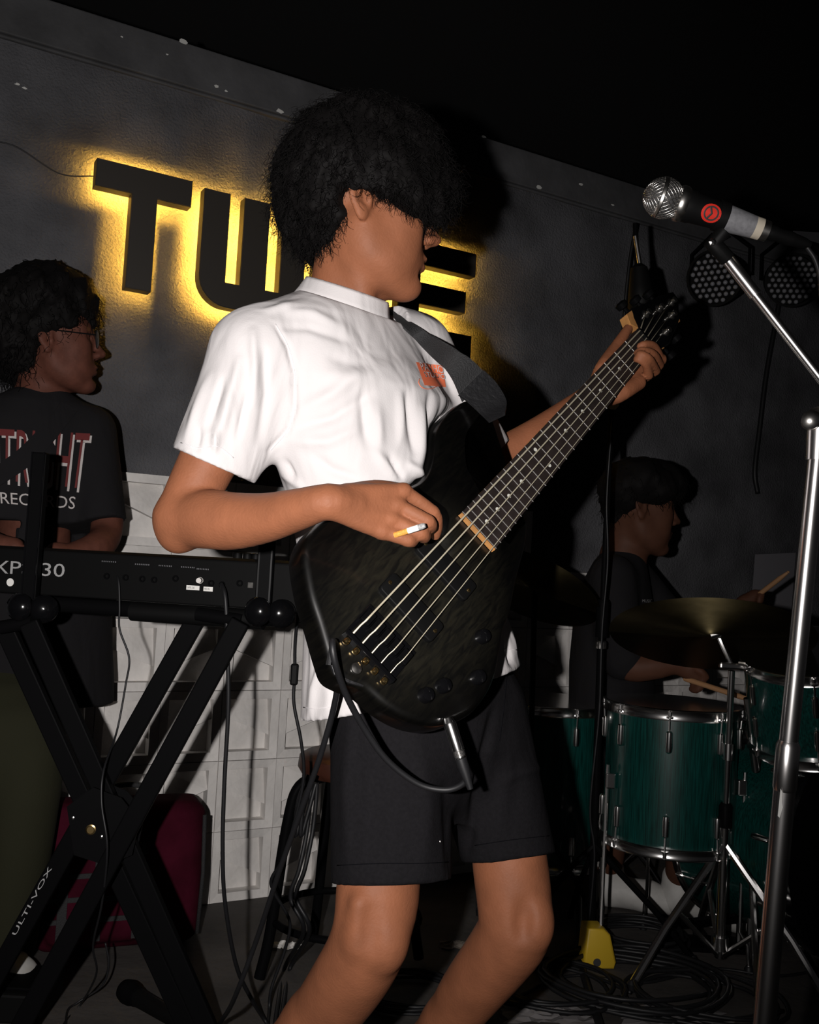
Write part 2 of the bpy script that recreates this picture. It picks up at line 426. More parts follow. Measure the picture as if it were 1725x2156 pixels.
def printed(name, v2, f, corner, bvh, material, parent, mx=6.0, lift=.0012):
    """flat print on cloth. v2 in the unit square, corner = picture corners (TL, TR, BL, BR) of the print on the cloth"""
    tl, tr, bl, br = [np.array(c, float) for c in corner]
    px = np.array([(bl * (1 - x) + br * x) * (1 - y) + (tl * (1 - x) + tr * x) * y for x, y in v2])
    px, f = subdiv(px, f, mx); mb = MB(); vs = []; ok = []
    for x, y in px:
        r = unit(ray(x, y)); hit = bvh.ray_cast(Vector(CAM), Vector(r))
        if hit[0] is None: vs.append((0, 0, 0)); ok.append(False)
        else:
            n = np.array(hit[1]); n = n if n @ r < 0 else -n
            vs.append(np.array(hit[0]) + n * lift); ok.append(True)
    used = [t for t in f if all(ok[i] for i in t)]
    ids = sorted({i for t in used for i in t}); mp = {i: k for k, i in enumerate(ids)}
    mb.add([vs[i] for i in ids], [tuple(mp[i] for i in t) for t in used])
    return mb.build(name, material, parent, smooth='all')
def flat_text(name, s, o, X, Y, material, parent, shear=0.0):
    v, f = text_shape(s, shear); mb = MB(); mb.add([np.asarray(o) + X * x + Y * y for x, y in v], f); return mb.build(name, material, parent)
SQ = (np.array([(0, 0), (1, 0), (1, 1), (0, 1)], float), [(0, 1, 2), (0, 2, 3)])
# ---------------------------------------------------------------- the room
_yw = math.radians(60.4)
WD = A(math.sin(_yw), math.cos(_yw), 0); WN = A(WD[1], -WD[0], 0); W0 = A(-.3639, 3.0235, 0); ZU = A(0, 0, 1)
def wall(a, z, off=0.0): return W0 + WD * a + WN * off + ZU * z      # a metres along the wall, z up, off metres out from it
def wall_box(mb, a0, a1, z0, z1, o0, o1):
    v = [wall(a, z, o) for z in (z0, z1) for a, o in ((a0, o0), (a1, o0), (a1, o1), (a0, o1))]
    return mb.add(v, [(3, 2, 1, 0), (4, 5, 6, 7), (0, 1, 5, 4), (1, 2, 6, 5), (2, 3, 7, 6), (3, 0, 4, 7)])

# plaster wall as a fine relief grid
mb = wall_box(MB(), -2.2, 3.6, 0, 2.455, -.16, -.02)
wall_back = struct(mb.build('wall_back', M['plaster']))
def plaster_skin():
    rng = np.random.default_rng(3); na, nz = 290, 90; a = np.linspace(-2.2, 3.6, na); z = np.linspace(.79, 2.34, nz)
    g = np.zeros((na, nz))
    for s, amp in ((8, .004), (20, .002)):
        c = rng.normal(size=(na // s + 3, nz // s + 3)); ia = np.arange(na) / s; iz = np.arange(nz) / s
        x0 = ia.astype(int); y0 = iz.astype(int); fx = (ia - x0)[:, None]; fy = (iz - y0)[None]
        fx = fx * fx * (3 - 2 * fx); fy = fy * fy * (3 - 2 * fy)
        g += amp * ((c[x0][:, y0] * (1 - fx) + c[x0 + 1][:, y0] * fx) * (1 - fy) + (c[x0][:, y0 + 1] * (1 - fx) + c[x0 + 1][:, y0 + 1] * fx) * fy)
    v = (W0[None, None] + WD * a[:, None, None] + ZU * z[None, :, None] + WN * (g[:, :, None] * .6 - .008)).reshape(-1, 3)
    i = np.arange(na * nz).reshape(na, nz); q = np.stack([i[:-1, :-1], i[1:, :-1], i[1:, 1:], i[:-1, 1:]], -1).reshape(-1, 4)
    return mesh_np('plaster', v, q, M['plaster'], wall_back)
plaster_skin()
# the beam along the top of the wall, proud of the plaster
mb = MB(); wall_box(mb, -2.2, 3.6, 2.335, 2.462, -.02, .012); wall_box(mb, -2.2, 3.6, 2.325, 2.335, -.02, .004)
struct(mb.build('trim_1', M['ledge'], bevel=.004))
mb = MB(); mb.box((0.4, 2.2, -.03), (9, 8.4, .06)); struct(mb.build('floor', M['floor']))
mb = MB(); mb.box((0.4, 2.2, 3.36), (9, 8.4, .06)); struct(mb.build('ceiling', M['ceiling']))
# paint flecks and chips on the plaster and beam
rng = random.Random(5); mb = MB()
for a, z, r in [(-.86, 2.21, .006), (-.84, 2.205, .006), (-.32, 2.36, .007), (-.29, 2.355, .006), (-.12, 2.342, .012), (.05, 2.335, .01), (-.6, 2.42, .004), (-.47, 2.41, .004), (-.43, 2.462, .012), (.62, 2.462, .008), (.55, 2.34, .007), (.86, 2.345, .012), (1.05, 2.40, .008), (1.2, 2.36, .006)]:
    off = .0135 if z > 2.335 else .004
    p = [wall(a + r * math.cos(t) * rng.uniform(.6, 1.6), z + r * .6 * math.sin(t) * rng.uniform(.6, 1.2), off) for t in np.linspace(0, 6.28, 8)[:-1]]
    mb.add(p, [tuple(range(7))])
fl_ = mb.build('paint_chips', M['scuff'], wall_back); fl_['kind'] = 'stuff'

# the lower wall: rows of cast blocks, each a frame round a sunk panel with a slanting step
BW, BH = .178, .20
def block_mesh(flip):
    """one cast block in the local frame: x along, y up, z out of the wall"""
    w, h, fr, dp = BW - .002, BH - .002, .024, .040
    sx = (lambda x: w - x) if flip else (lambda x: x)
    o = [(0, 0), (w, 0), (w, h), (0, h)]; i = [(fr, fr), (w - fr, fr), (w - fr, h - fr), (fr, h - fr)]
    v = []; f = []
    def q(*p):
        n = len(v); v.extend([(sx(a), b, c) for a, b, c in p]); f.append(tuple(range(n, n + len(p))))
    for k in range(4):
        a, b, c, d = o[k], o[(k + 1) % 4], i[(k + 1) % 4], i[k]
        q((*a, 0), (*b, 0), (*c, -.003), (*d, -.003)); q((*d, -.003), (*c, -.003), (*c, -dp), (*d, -dp)); q((*a, -.06), (*b, -.06), (*b, 0), (*a, 0))
    dl, dr = (fr, h * .60), (w - fr, h * .34)          # the slanting step
    q((fr, fr, -dp), (w - fr, fr, -dp), (*dr, -dp), (*dl, -dp))
    q((*dl, -.007), (*dr, -.014), (w - fr, h - fr, -.040), (fr, h - fr, -.036))
    q((*dl, -dp), (*dr, -dp), (*dr, -.014), (*dl, -.007))
    me = bpy.data.meshes.new('block'); me.from_pydata(v, [], f)
    bm = bmesh.new(); bm.from_mesh(me); bmesh.ops.remove_doubles(bm, verts=bm.verts, dist=1e-5); bmesh.ops.recalc_face_normals(bm, faces=bm.faces); bm.to_mesh(me); bm.free()
    me.materials.append(M['block']); return me
bmesh_ = [block_mesh(False), block_mesh(True)]
mb = MB(); wall_box(mb, -.903, .90, 0, 1.196, -.02, .006); wall_box(mb, .90, 1.26, 0, .998, -.02, .006); wall_box(mb, 1.26, 3.0, 0, .798, -.02, .006)
wall_lower = struct(mb.build('wall_lower', M['joint']))
Rw = Matrix(((WD[0], 0, WN[0], 0), (WD[1], 0, WN[1], 0), (0, 1, 0, 0), (0, 0, 0, 1)))
rng = random.Random(2)
for c in range(-5, 11):
    a = -.013 + c * BW
    rows = 6 if a < .85 else (5 if a < 1.2 else 4)
    for r in range(rows):
        o = bpy.data.objects.new('block', bmesh_[c % 2 == 0]); COL.objects.link(o); o.parent = wall_lower
        o.matrix_world = Matrix.Translation(Vector(wall(a + .001, r * BH + .001, .049 + rng.uniform(-.0015, .0015)))) @ Rw
# ---------------------------------------------------------------- the lit sign: four boxed letters standing off the wall
def arc(cx, cy, r, a0, a1, n=8): return [(cx + r * math.cos(math.radians(a0 + (a1 - a0) * k / n)), cy + r * math.sin(math.radians(a0 + (a1 - a0) * k / n))) for k in range(n + 1)]
T_ = [(-.651, 2.040), (-.387, 2.040), (-.387, 1.966), (-.483, 1.966), (-.483, 1.704), (-.552, 1.704), (-.552, 1.966), (-.651, 1.966)]
W_ = [(-.349, 2.03), (-.273, 2.03), (-.273, 1.770), (-.228, 1.770), (-.228, 2.03), (-.150, 2.03), (-.150, 1.770), (-.106, 1.770), (-.106, 2.03), (-.030, 2.03)] + arc(-.110, 1.778, .080, 0, -90) + arc(-.265, 1.784, .084, -90, -180)
I_ = [(.005, 2.03), (.085, 2.03), (.085, 1.70), (.005, 1.70)]
E_ = [(.296, 2.03), (.580, 2.03), (.580, 1.955), (.372, 1.955), (.372, 1.896), (.547, 1.896), (.547, 1.827), (.372, 1.827), (.372, 1.754), (.577, 1.754), (.577, 1.680), (.296, 1.680)]
def sign_letter(poly, label, led_rects, part_n):
    c = np.mean(poly, axis=0); t = thing('sign_letter', label, 'sign letter', wall(c[0], c[1], .03), 'letters of the lit wall sign')
    n = len(poly); mb = MB(); v = [wall(a, z, o) for o in (.066, .070) for a, z in poly]
    mb.add(v, [tuple(reversed(range(n))), tuple(range(n, 2 * n))] + [(i, (i + 1) % n, n + (i + 1) % n, n + i) for i in range(n)])
    mb.build('face', M['letter'], t)
    mb = MB(); mb.add([wall(a, z, o) for o in (.030, .067) for a, z in poly], [(i, (i + 1) % n, n + (i + 1) % n, n + i) for i in range(n)])
    o = mb.build('side_wall', M['letter'], t); md = o.modifiers.new('thick', 'SOLIDIFY'); md.thickness = .003; md.offset = 0
    for a0, a1, z0, z1 in led_rects:
        wall_box(MB(), a0, a1, z0, z1, .055, .059).build('led_strip', M['led'], t)
    wall_box(MB(), c[0] - .002, c[0] + .002, poly[0][1] - .042, poly[0][1] - .038, -.005, .066).build('standoff', M['blackmetal'], t)
    return t
sign_letter(T_, 'dark boxed letter T lit yellow from behind, leftmost of the wall sign', [(-.645, -.40, 1.990, 2.010), (-.508, -.492, 1.715, 1.98)], 0)
sign_letter(W_, 'dark boxed letter with three uprights and rounded foot, right of the letter T', [(-.325, -.300, 1.76, 2.015), (-.202, -.176, 1.76, 2.015), (-.08, -.056, 1.76, 2.015), (-.30, -.08, 1.722, 1.745)], 0)
sign_letter(I_, 'dark upright sign letter behind the bassist\'s hair', [(.033, .057, 1.715, 2.015)], 0)
sign_letter(E_, 'dark boxed letter E lit from behind, rightmost of the wall sign', [(.325, .350, 1.69, 2.02), (.36, .55, 1.982, 2.003), (.36, .52, 1.852, 1.872), (.36, .55, 1.705, 1.727)], 0)
# little lamp lead running into the T
mb = MB(); mb.tube(spline([wall(-.95, 2.03, .005), wall(-.86, 2.04, .012), wall(-.74, 1.995, .01), wall(-.66, 2.0, .03), wall(-.64, 2.005, .04)], 6), .0018, 6)
tag(mb.build('sign_wire', M['rubber'], smooth='all'), 'thin dark wire running along the wall into the letter T', 'wire')
# ---------------------------------------------------------------- the five-string bass
B0 = P(820, 1337, 1.27); BN = P(1362, 712, 1.82)
BU = unit(BN - B0); _t = P(855, 1380, 1.27) - P(785, 1290, 1.27); BV = unit(_t - BU * (_t @ BU)); BWn = np.cross(BU, BV)
if BWn @ (CAM - B0) < 0: BWn = -BWn
SCALE = float(np.linalg.norm(BN - B0))
def bass_uv(px, py, w=0.0):
    r = ray(px, py); X = CAM + r * (((B0 + BWn * w - CAM) @ BWn) / (r @ BWn)) - B0; return float(X @ BU), float(X @ BV)
def bass_at(px, py, w=0.0):          # point of the place seen at px, py that lies w metres above the strings' plane
    r = ray(px, py); return CAM + r * (((B0 + BWn * w - CAM) @ BWn) / (r @ BWn))
bass = bpy.data.objects.new('bass_guitar', None); COL.objects.link(bass)
tag(bass, 'glossy black five-string electric bass slung across the bassist in the white t-shirt', 'bass guitar')
bass.matrix_world = Matrix(((BU[0], BV[0], BWn[0], B0[0]), (BU[1], BV[1], BWn[1], B0[1]), (BU[2], BV[2], BWn[2], B0[2]), (0, 0, 0, 1)))
PINV[bass.name] = Matrix()
X_, Y_, Z_, O_ = A(1, 0, 0), A(0, 1, 0), A(0, 0, 1), A(0, 0, 0)
_out = [(872, 1018), (902, 992), (913, 952), (916, 909), (932, 879), (958, 854), (990, 838), (1025, 842), (1038, 858), (1024, 884), (998, 914), (992, 941), (996, 984), (1013, 1008), (1040, 1016),
        (1062, 1128), (1078, 1106), (1100, 1088), (1114, 1098), (1112, 1140), (1100, 1190), (1090, 1230), (1080, 1283), (1064, 1330), (1054, 1392), (1047, 1423), (1030, 1461), (998, 1500), (951, 1523), (904, 1527), (857, 1514), (810, 1486), (770, 1452),
        (735, 1438), (706, 1420), (691, 1383), (670, 1311), (651, 1251), (638, 1179), (640, 1148), (651, 1123), (672, 1098), (720, 1060), (790, 1036)]
_uv = [A(*bass_uv(x, y, -.0135)) for x, y in _out]
def closed_spline(p, n=4):
    m = len(p); o = []
    for i in range(m):
        a, b, c, d = p[i - 1], p[i], p[(i + 1) % m], p[(i + 2) % m]
        for k in range(n):
            t = k / n; o.append(.5 * (2 * b + (c - a) * t + (2 * a - 5 * b + 4 * c - d) * t * t + (-a + 3 * b - 3 * c + d) * t ** 3))
    return o
_o = closed_spline(_uv)
mb = MB(); mb.prism(_o, O_, X_, Y_, Z_, -.055, -.0135, bevel=.011); mb.build('body', M['burst'], bass, smooth=True)
# neck, fingerboard and frets
def trap(u0, u1, v0, v1): return [(u0, -v0), (u1, -v1), (u1, v1), (u0, v0)]
HB = lambda u: .0355 + (.0235 - .0355) * (u - .238) / (SCALE - .238)     # half width of the board at u
mb = MB(); n = 10; prof = []
for u in np.linspace(.2362, SCALE + .012, 12):
    hb = HB(u) if u > .238 else .034; d = .022 + (.020 - .022) * (u - .16)
    prof.append([(u, -hb * math.cos(t), -.0115 - d * max(0, math.sin(t)) ** .8) for t in np.linspace(0, math.pi, n)])
v = [p for r in prof for p in r]; f = []
for i in range(11):
    for k in range(n - 1): f.append((i * n + k, i * n + k + 1, (i + 1) * n + k + 1, (i + 1) * n + k))
    f.append((i * n + n - 1, i * n, (i + 1) * n, (i + 1) * n + n - 1))
mb.add(v, f).build('neck', M['maple'], bass, smooth=True)
mb = MB(); mb.prism(trap(.238, SCALE, HB(.238), HB(SCALE)), O_, X_, Y_, Z_, -.0118, -.0055); mb.build('fingerboard', M['rosewood'], bass, bevel=.0006)
mb = MB(); mb.box((.2372, 0, -.0088), (.003, .0715, .0072)); mb.build('board_end', M['maple'], bass)
mb = MB(); mb.box((SCALE + .002, 0, -.004), (.004, .046, .011)); mb.build('nut', M['black'], bass)
for k in range(1, 23):
    u = SCALE / 2 ** (k / 12); hb = HB(u) + .0008
    mb = MB(); mb.tube([(u, -hb, -.0055), (u, hb, -.0055)], .0008, 6); mb.build('fret', M['fretwire'], bass)
for k in (3, 5, 7, 9, 15, 17, 19, 21):
    u = SCALE * (.5 ** (k / 12) + .5 ** ((k - 1) / 12)) / 2
    MB().lathe((u, 0.0, -.0056), Z_, [(0, .0033), (.0004, .0033)], 14).build('inlay_dot', M['pearl'], bass)
for sv in (-.0165, .0165):
    u = SCALE * (.5 + .5 ** (11 / 12)) / 2; MB().lathe((u, sv, -.0056), Z_, [(0, .0033), (.0004, .0033)], 14).build('inlay_dot', M['pearl'], bass)
# headstock (tilted back a little) with five tuners
_h = [(1344, 694), (1334, 668), (1332, 648), (1360, 636), (1398, 614), (1432, 602), (1444, 618), (1443, 664), (1430, 690), (1412, 722), (1392, 736), (1381, 733)]
def hs(px, py): u, v = bass_uv(px, py, -.012); return A(u, v)
hp = [hs(*q) for q in _h]; TL = math.radians(6)
HX = A(math.cos(TL), 0, -math.sin(TL)); HZ = A(math.sin(TL), 0, math.cos(TL)); HO = A(SCALE + .004, 0, -.008)
hp = [(p[0] - HO[0], p[1]) for p in hp]
mb = MB(); mb.prism(hp, HO, HX, Y_, HZ, -.018, 0, bevel=.003); mb.build('headstock', M['gloss'], bass, smooth=True)
def wedge(q, name='headstock_flare'):
    p = [hs(*x) for x in q]; mb = MB(); mb.prism([(a[0] - HO[0], a[1]) for a in p], HO, HX, Y_, HZ, -.020, -.001); mb.build(name, M['maple'], bass, bevel=.001)
wedge([(1332, 652), (1319, 662), (1326, 684), (1344, 692), (1340, 676)]); wedge([(1378, 724), (1402, 731), (1388, 738), (1380, 736)]); wedge([(1442, 655), (1444, 668), (1430, 678)])
_tun = [(1362, 660), (1394, 645), (1425, 628), (1422, 658), (1405, 697)]
posts = []
for i, (x, y) in enumerate(_tun):
    u, v = bass_uv(x, y, -.012); c = HO + HX * (u - HO[0]) + Y_ * v; posts.append(c + HZ * .007)
    tn = MB().lathe(c, HZ, [(-.002, .0085), (.001, .0085), (.0015, .0055), (.006, .0045), (.009, .006), (.012, .006), (.012, 0)], 16).build('tuner_post', M['dullchrome'], bass, smooth=True)
    sd = -1 if i < 3 else 1; e = min((p for p in hp), key=lambda p: abs(p[0] - (u - HO[0])) + (0 if p[1] * sd > 0 else 9))
    yy = v + sd * .034; mb = MB(); mb.tube([c + HZ * -.024, c + HZ * -.024 + Y_ * (yy - v)], .004, 8); mb.lathe(c + HZ * -.024 + Y_ * (yy - v), Y_ * sd, [(0, .004), (.002, .011), (.012, .012), (.015, .006)], 12, ref=X_)
    mb.build('tuner_key', M['blackmetal'], tn, smooth=True)
# bridge
mb = MB(); mb.box((-.012, 0, -.0118), (.062, .088, .004)); mb.box((-.040, 0, -.008), (.007, .088, .012)); mb.build('bridge_plate', M['gloss'], bass, bevel=.001)
sv = [(-.0345 + .01725 * i) for i in range(5)]; nv = [(-.0185 + .00925 * i) for i in range(5)]
srad = [.0017, .00145, .0012, .00095, .0008]
for i in range(5):
    sd = MB(); sd.box((-.002, sv[i], -.0065), (.020, .0145, .009)); sd = sd.build('saddle', M['blackmetal'], bass, bevel=.0012)
    MB().lathe((-.0445, sv[i], -.008), -X_, [(0, .0042), (.004, .0046), (.007, .0038), (.008, .0015)], 14).build('ball_end', M['brass'], bass, smooth=True)
    MB().tube([(-.012, sv[i] - .004, -.006), (-.036, sv[i] - .004, -.007)], .0012, 6).build('adjusting_screw', M['blackmetal'], sd)
    MB().tube([(-.036, sv[i], -.0095), (-.016, sv[i], -.0090), (-.010, sv[i], -.0012), (0, sv[i], 0), (.002, sv[i], .0), (SCALE, nv[i], .0), (SCALE + .004, nv[i], -.0015), tuple(posts[i] + A(0, -.004 if i < 3 else -.004, 0))], [srad[i] * .85] * 8, 6).build('string', M['nickel'], bass, smooth='all')
# pickups, knobs, jack
for u in (.062, .151):
    rot = math.radians(3); mb = MB(); q = []
    for cx_, cy_, a0 in ((.012, .044, 0), (-.012, .044, 90), (-.012, -.044, 180), (.012, -.044, 270)): q += arc(cx_, cy_, .006, a0, a0 + 90, 4)
    mb.prism(q, A(u, 0, 0), X_, Y_, Z_, -.0155, -.0058, bevel=.002); pk = mb.build('pickup', M['black'], bass, smooth=True)
    for s_ in (-.044, .044): MB().lathe((u, s_, -.0058), Z_, [(0, .003), (.001, .0025), (.0012, 0)], 10).build('pickup_screw', M['brass'], pk)
for q in [(937, 1442), (1010, 1424), (900, 1462), (1020, 1338)]:
    u, v = bass_uv(*q, -.006); MB().lathe((u, v, -.0145), Z_, [(0, .0105), (.009, .010), (.012, .0085), (.0135, .004), (.0138, 0)], 20).build('control_knob', M['gloss'], bass, smooth=True)
ju, jv = bass_uv(943, 1516, -.04)
# strap buttons
bu, bv = bass_uv(741, 1413, -.02)
MB().lathe((bu, bv, -.0145), Z_, [(0, .005), (.004, .005), (.006, .0075), (.008, .007), (.0095, .003)], 16).build('strap_button', M['dullchrome'], bass, smooth=True)
hu, hv = bass_uv(1042, 862, -.03)
MB().lathe((hu - .006, hv, -.035), unit(A(1, -.3, 0)), [(0, .005), (.008, .005), (.010, .010), (.013, .010), (.014, 0)], 16).build('strap_button', M['chrome'], bass, smooth=True)
def bl(u, v, w): return B0 + BU * u + BV * v + BWn * w
# jack plug (a thing of its own, with its lead)
p0 = P(946, 1520, 1.275); p1 = P(972, 1602, 1.27); ax = unit(p1 - p0)
ld = thing('instrument_cable', 'black instrument cable with chrome jack plug looping below the bass', 'cable', p0)
L_ = float(np.linalg.norm(p1 - p0))
MB().lathe(p0, ax, [(-.006, .005), (0, .0075), (.002, .0085), (L_ * .72, .0085), (L_ * .73, .0065)] + [(L_ * (.75 + .03 * k) + dk, rr) for k in range(5) for dk, rr in ((0, .0085), (.001, .0068))] + [(L_ * .93, .008), (L_ * .96, .006)], 20).build('plug', M['chrome'], ld, smooth=True)
MB().lathe(p0 + ax * L_ * .94, ax, [(0, .0075), (.01, .0075), (.03, .005), (.04, .0038)], 16).build('strain_relief', M['rubber'], ld, smooth=True)
cab = [p1 - ax * .002, P(983, 1625, 1.275), P(975, 1650, 1.28), P(938, 1663, 1.285), P(880, 1650, 1.285), P(815, 1600, 1.275), P(765, 1530, 1.255), P(728, 1460, 1.225), P(706, 1395, 1.195), P(700, 1352, 1.20), P(708, 1362, 1.235), P(713, 1420, 1.29), P(703, 1490, 1.33), P(675, 1590, 1.37), P(640, 1690, 1.42), P(590, 1830, 1.50), P(540, 1980, 1.60), P(490, 2110, 1.68)]
e0 = floor_at(455, 2200); cab += [e0 + A(0, 0, .03), floor_at(420, 2290) + A(0, 0, .006)]
MB().tube(spline(cab, 8), .0042, 8).build('lead', M['rubber'], ld, smooth='all')
# strap: webbing from the left shoulder to the upper horn and a leather end on each button
stp = thing('guitar_strap', 'wide black webbing strap with leather ends holding the bass over the shoulder', 'strap', P(900, 720, 1.52))
def ribbon(name, left, right, th, m, parent, n=8):
    a = spline(left, n); b = spline(right, n); N = len(a); v = []; f = []
    for i in range(N):
        t = unit((a[min(i + 1, N - 1)] - a[max(i - 1, 0)])); nn = unit(np.cross(t, b[i] - a[i]))
        if nn @ (CAM - a[i]) < 0: nn = -nn
        v += [a[i] + nn * th, b[i] + nn * th, b[i] - nn * th, a[i] - nn * th]
    for i in range(N - 1):
        for k in range(4): f.append((i * 4 + k, i * 4 + (k + 1) % 4, i * 4 + 4 + (k + 1) % 4, i * 4 + 4 + k))
    f += [(3, 2, 1, 0), tuple((N - 1) * 4 + k for k in range(4))]
    return MB().add(v, f).build(name, m, parent, smooth=True)
# ---------------------------------------------------------------- people: shared parts
def head_frame(fwd, roll=0.0):
    f = unit(fwd); l = unit(np.cross(ZU, f)); u = np.cross(f, l); R = np.stack([f, l, u], 1)      # columns: forward, left, up
    if roll: c, s = math.cos(roll), math.sin(roll); R = R @ np.array([[1, 0, 0], [0, c, -s], [0, s, c]])
    return R
def add_head(S, O, R, sc=1.0, ears=(1, -1)):
    g = lambda x, y, z: O + R @ (A(x, y, z) * sc); e = lambda c, r, k=.012, Rl=None, sub=False: S.ell(g(*c), A(*r) * sc, R if Rl is None else R @ Rl, k * sc, sub)
    e((-.008, 0, .050), (.097, .077, .088), .01); e((.030, 0, .012), (.070, .067, .075), .02); e((.042, 0, -.045), (.056, .056, .066), .02); e((.020, 0, -.050), (.055, .064, .050), .025)
    for s in (1, -1):
        S.chain([g(.0, s * .050, -.036), g(.016, s * .046, -.070), g(.046, s * .036, -.090), g(.080, s * .014, -.102)], [.018 * sc, .018 * sc, .018 * sc, .016 * sc], .034 * sc)
        e((.060, s * .042, -.012), (.030, .022, .026), .03); e((.060, s * .034, -.055), (.030, .022, .032), .03)
        S.cone(g(.085, s * .010, .034), g(.070, s * .048, .032), .012 * sc, .010 * sc, .02 * sc)
        e((.110, s * .0125, -.027), (.011, .0075, .0085), .006); e((.116, s * .0075, -.0345), (.0035, .003, .0035), .003, None, True)
        e((.088, s * .031, .014), (.012, .016, .010), .008, None, True); e((.081, s * .031, .013), (.0125, .0125, .0125), .003)
    e((.092, 0, -.103), (.017, .018, .015), .016); e((.088, 0, -.066), (.020, .028, .030), .018)
    S.cone(g(.092, 0, .026), g(.121, 0, -.018), .0085 * sc, .0095 * sc, .014 * sc); e((.1245, 0, -.021), (.0105, .0095, .009), .006)
    e((.1065, 0, -.0565), (.0085, .019, .0055), .006); e((.1055, 0, -.070), (.0085, .017, .0065), .005); e((.113, 0, -.0632), (.006, .022, .0018), .003, None, True)
    e((.105, 0, -.084), (.008, .02, .005), .012, None, True)
    for s in ears:
        a = math.radians(14); Re = np.array([[math.cos(a), 0, -math.sin(a)], [0, 1, 0], [math.sin(a), 0, math.cos(a)]]); b = math.radians(-22 * s)
        Rb = np.array([[math.cos(b), -math.sin(b), 0], [math.sin(b), math.cos(b), 0], [0, 0, 1]]); Q = Rb @ Re
        c = A(-.012, s * .081, .004)
        c = c + A(0, 0, -.003); e(c, (.0205, .0070, .036), .006, Q); e(c + Q @ A(.002, s * .0065, .004), (.0135, .0070, .026), .002, Q, True); e(c + A(.011, s * .004, -.011), (.0065, .006, .009), .003, Q, True)
        e(c + Q @ A(-.003, s * .001, .004), (.0040, .0036, .018), .002, Q); e((.003, s * .078, -.008), (.005, .006, .009), .004); e(c + A(.005, 0, -.031), (.0095, .0055, .011), .006, Q)
_rng = np.random.default_rng(11)
_nk = _rng.normal(size=(14, 3)); _nk = _nk / np.linalg.norm(_nk, axis=1)[:, None]; _np = _rng.uniform(0, 6.28, 14)
def wob(p, freq, lo=0, hi=14): return np.sin((p @ _nk[lo:hi].T) * freq + _np[lo:hi]).mean(1)
def hair_part(blobs, parent, cuts=(), n_strand=2200, length=.05, curl=.007, seed=1, h=.006, amp=.02, sw=.0011, droop=.35, name='hair', clear=None, cut=(), extra=()):
    S = Sdf()
    for b in blobs: S.ell(P(*b[:3]), (b[3],) * 3 if not hasattr(b[3], '__len__') else b[3], None, .03)
    for c, r in cut: S.ell(c, (r,) * 3, None, .012, True)
    F = lambda p: S(p) - amp * wob(p, 120.0) - amp * .8 * wob(p, 280.0, 3, 13)
    lo, hi = S.bounds(); v, q = surface(F, lo - .03, hi + .03, h, 0)
    rg = np.random.default_rng(seed); e1 = v[q[:, 1]] - v[q[:, 0]]; e2 = v[q[:, 3]] - v[q[:, 0]]; nn = np.cross(e1, e2); nn /= np.linalg.norm(nn, axis=1)[:, None] + 1e-12
    fc = v[q].mean(1); c0 = v.mean(0)
    sel = rg.choice(len(q), n_strand * 2); SV = []; SQ_ = []; cnt = [0, 0]
    def put(pts, t1, ts):
        K = len(ts); rr = sw * (1 - ts * .75); tan = np.gradient(pts, axis=0); s1 = np.cross(tan, t1 + .01); s1 /= _norm(s1)[:, None] + 1e-9; s2 = np.cross(tan, s1); s2 /= _norm(s2)[:, None] + 1e-9
        ring = np.stack([pts + s1 * rr[:, None], pts + (-.5 * s1 + .87 * s2) * rr[:, None], pts + (-.5 * s1 - .87 * s2) * rr[:, None]], 1).reshape(-1, 3)
        a = np.arange(K - 1)[:, None] * 3; k = np.arange(3)[None]
        SV.append(ring); SQ_.append(np.stack([a + k, a + (k + 1) % 3, a + 3 + (k + 1) % 3, a + 3 + k], -1).reshape(-1, 4) + cnt[0]); cnt[0] += K * 3; cnt[1] += 1
    for i in sel:
        if cnt[1] >= n_strand: break
        b = fc[i]; nrm = nn[i]; nrm = nrm if nrm @ (b - c0) > 0 else -nrm
        d0 = unit(nrm + rg.normal(size=3) * .55); t1 = unit(np.cross(d0, rg.normal(size=3))); t2 = np.cross(d0, t1)
        L = length * rg.uniform(.45, 1.15); K = 9; ph = rg.uniform(0, 6.28); tw = rg.uniform(5, 11) * rg.choice([-1, 1]); cr = curl * rg.uniform(.5, 1.3)
        ts = np.linspace(0, 1, K); pts = b - nrm * .008 + d0 * (L * ts)[:, None] * .8 + (t1 * np.cos(ph + tw * ts)[:, None] + t2 * np.sin(ph + tw * ts)[:, None]) * (cr * np.minimum(1, ts * 2))[:, None] + A(0, 0, -1) * (droop * L * ts ** 2)[:, None]
        if clear is not None and clear(pts): continue
        put(pts, t1, ts)
    for b, d0, L in extra:
        t1 = unit(np.cross(d0, rg.normal(size=3))); t2 = np.cross(d0, t1); K = 9; ts = np.linspace(0, 1, K); ph = rg.uniform(0, 6.28); tw = rg.uniform(3, 8) * rg.choice([-1, 1])
        put(np.asarray(b) + d0 * (L * ts)[:, None] + (t1 * np.cos(ph + tw * ts)[:, None] + t2 * np.sin(ph + tw * ts)[:, None]) * (curl * .7 * ts)[:, None], t1, ts)
    V = np.concatenate([v] + SV); Q = np.concatenate([q] + [s + len(v) for s in SQ_])
    return mesh_np(name, V, Q, M['hair'], parent)
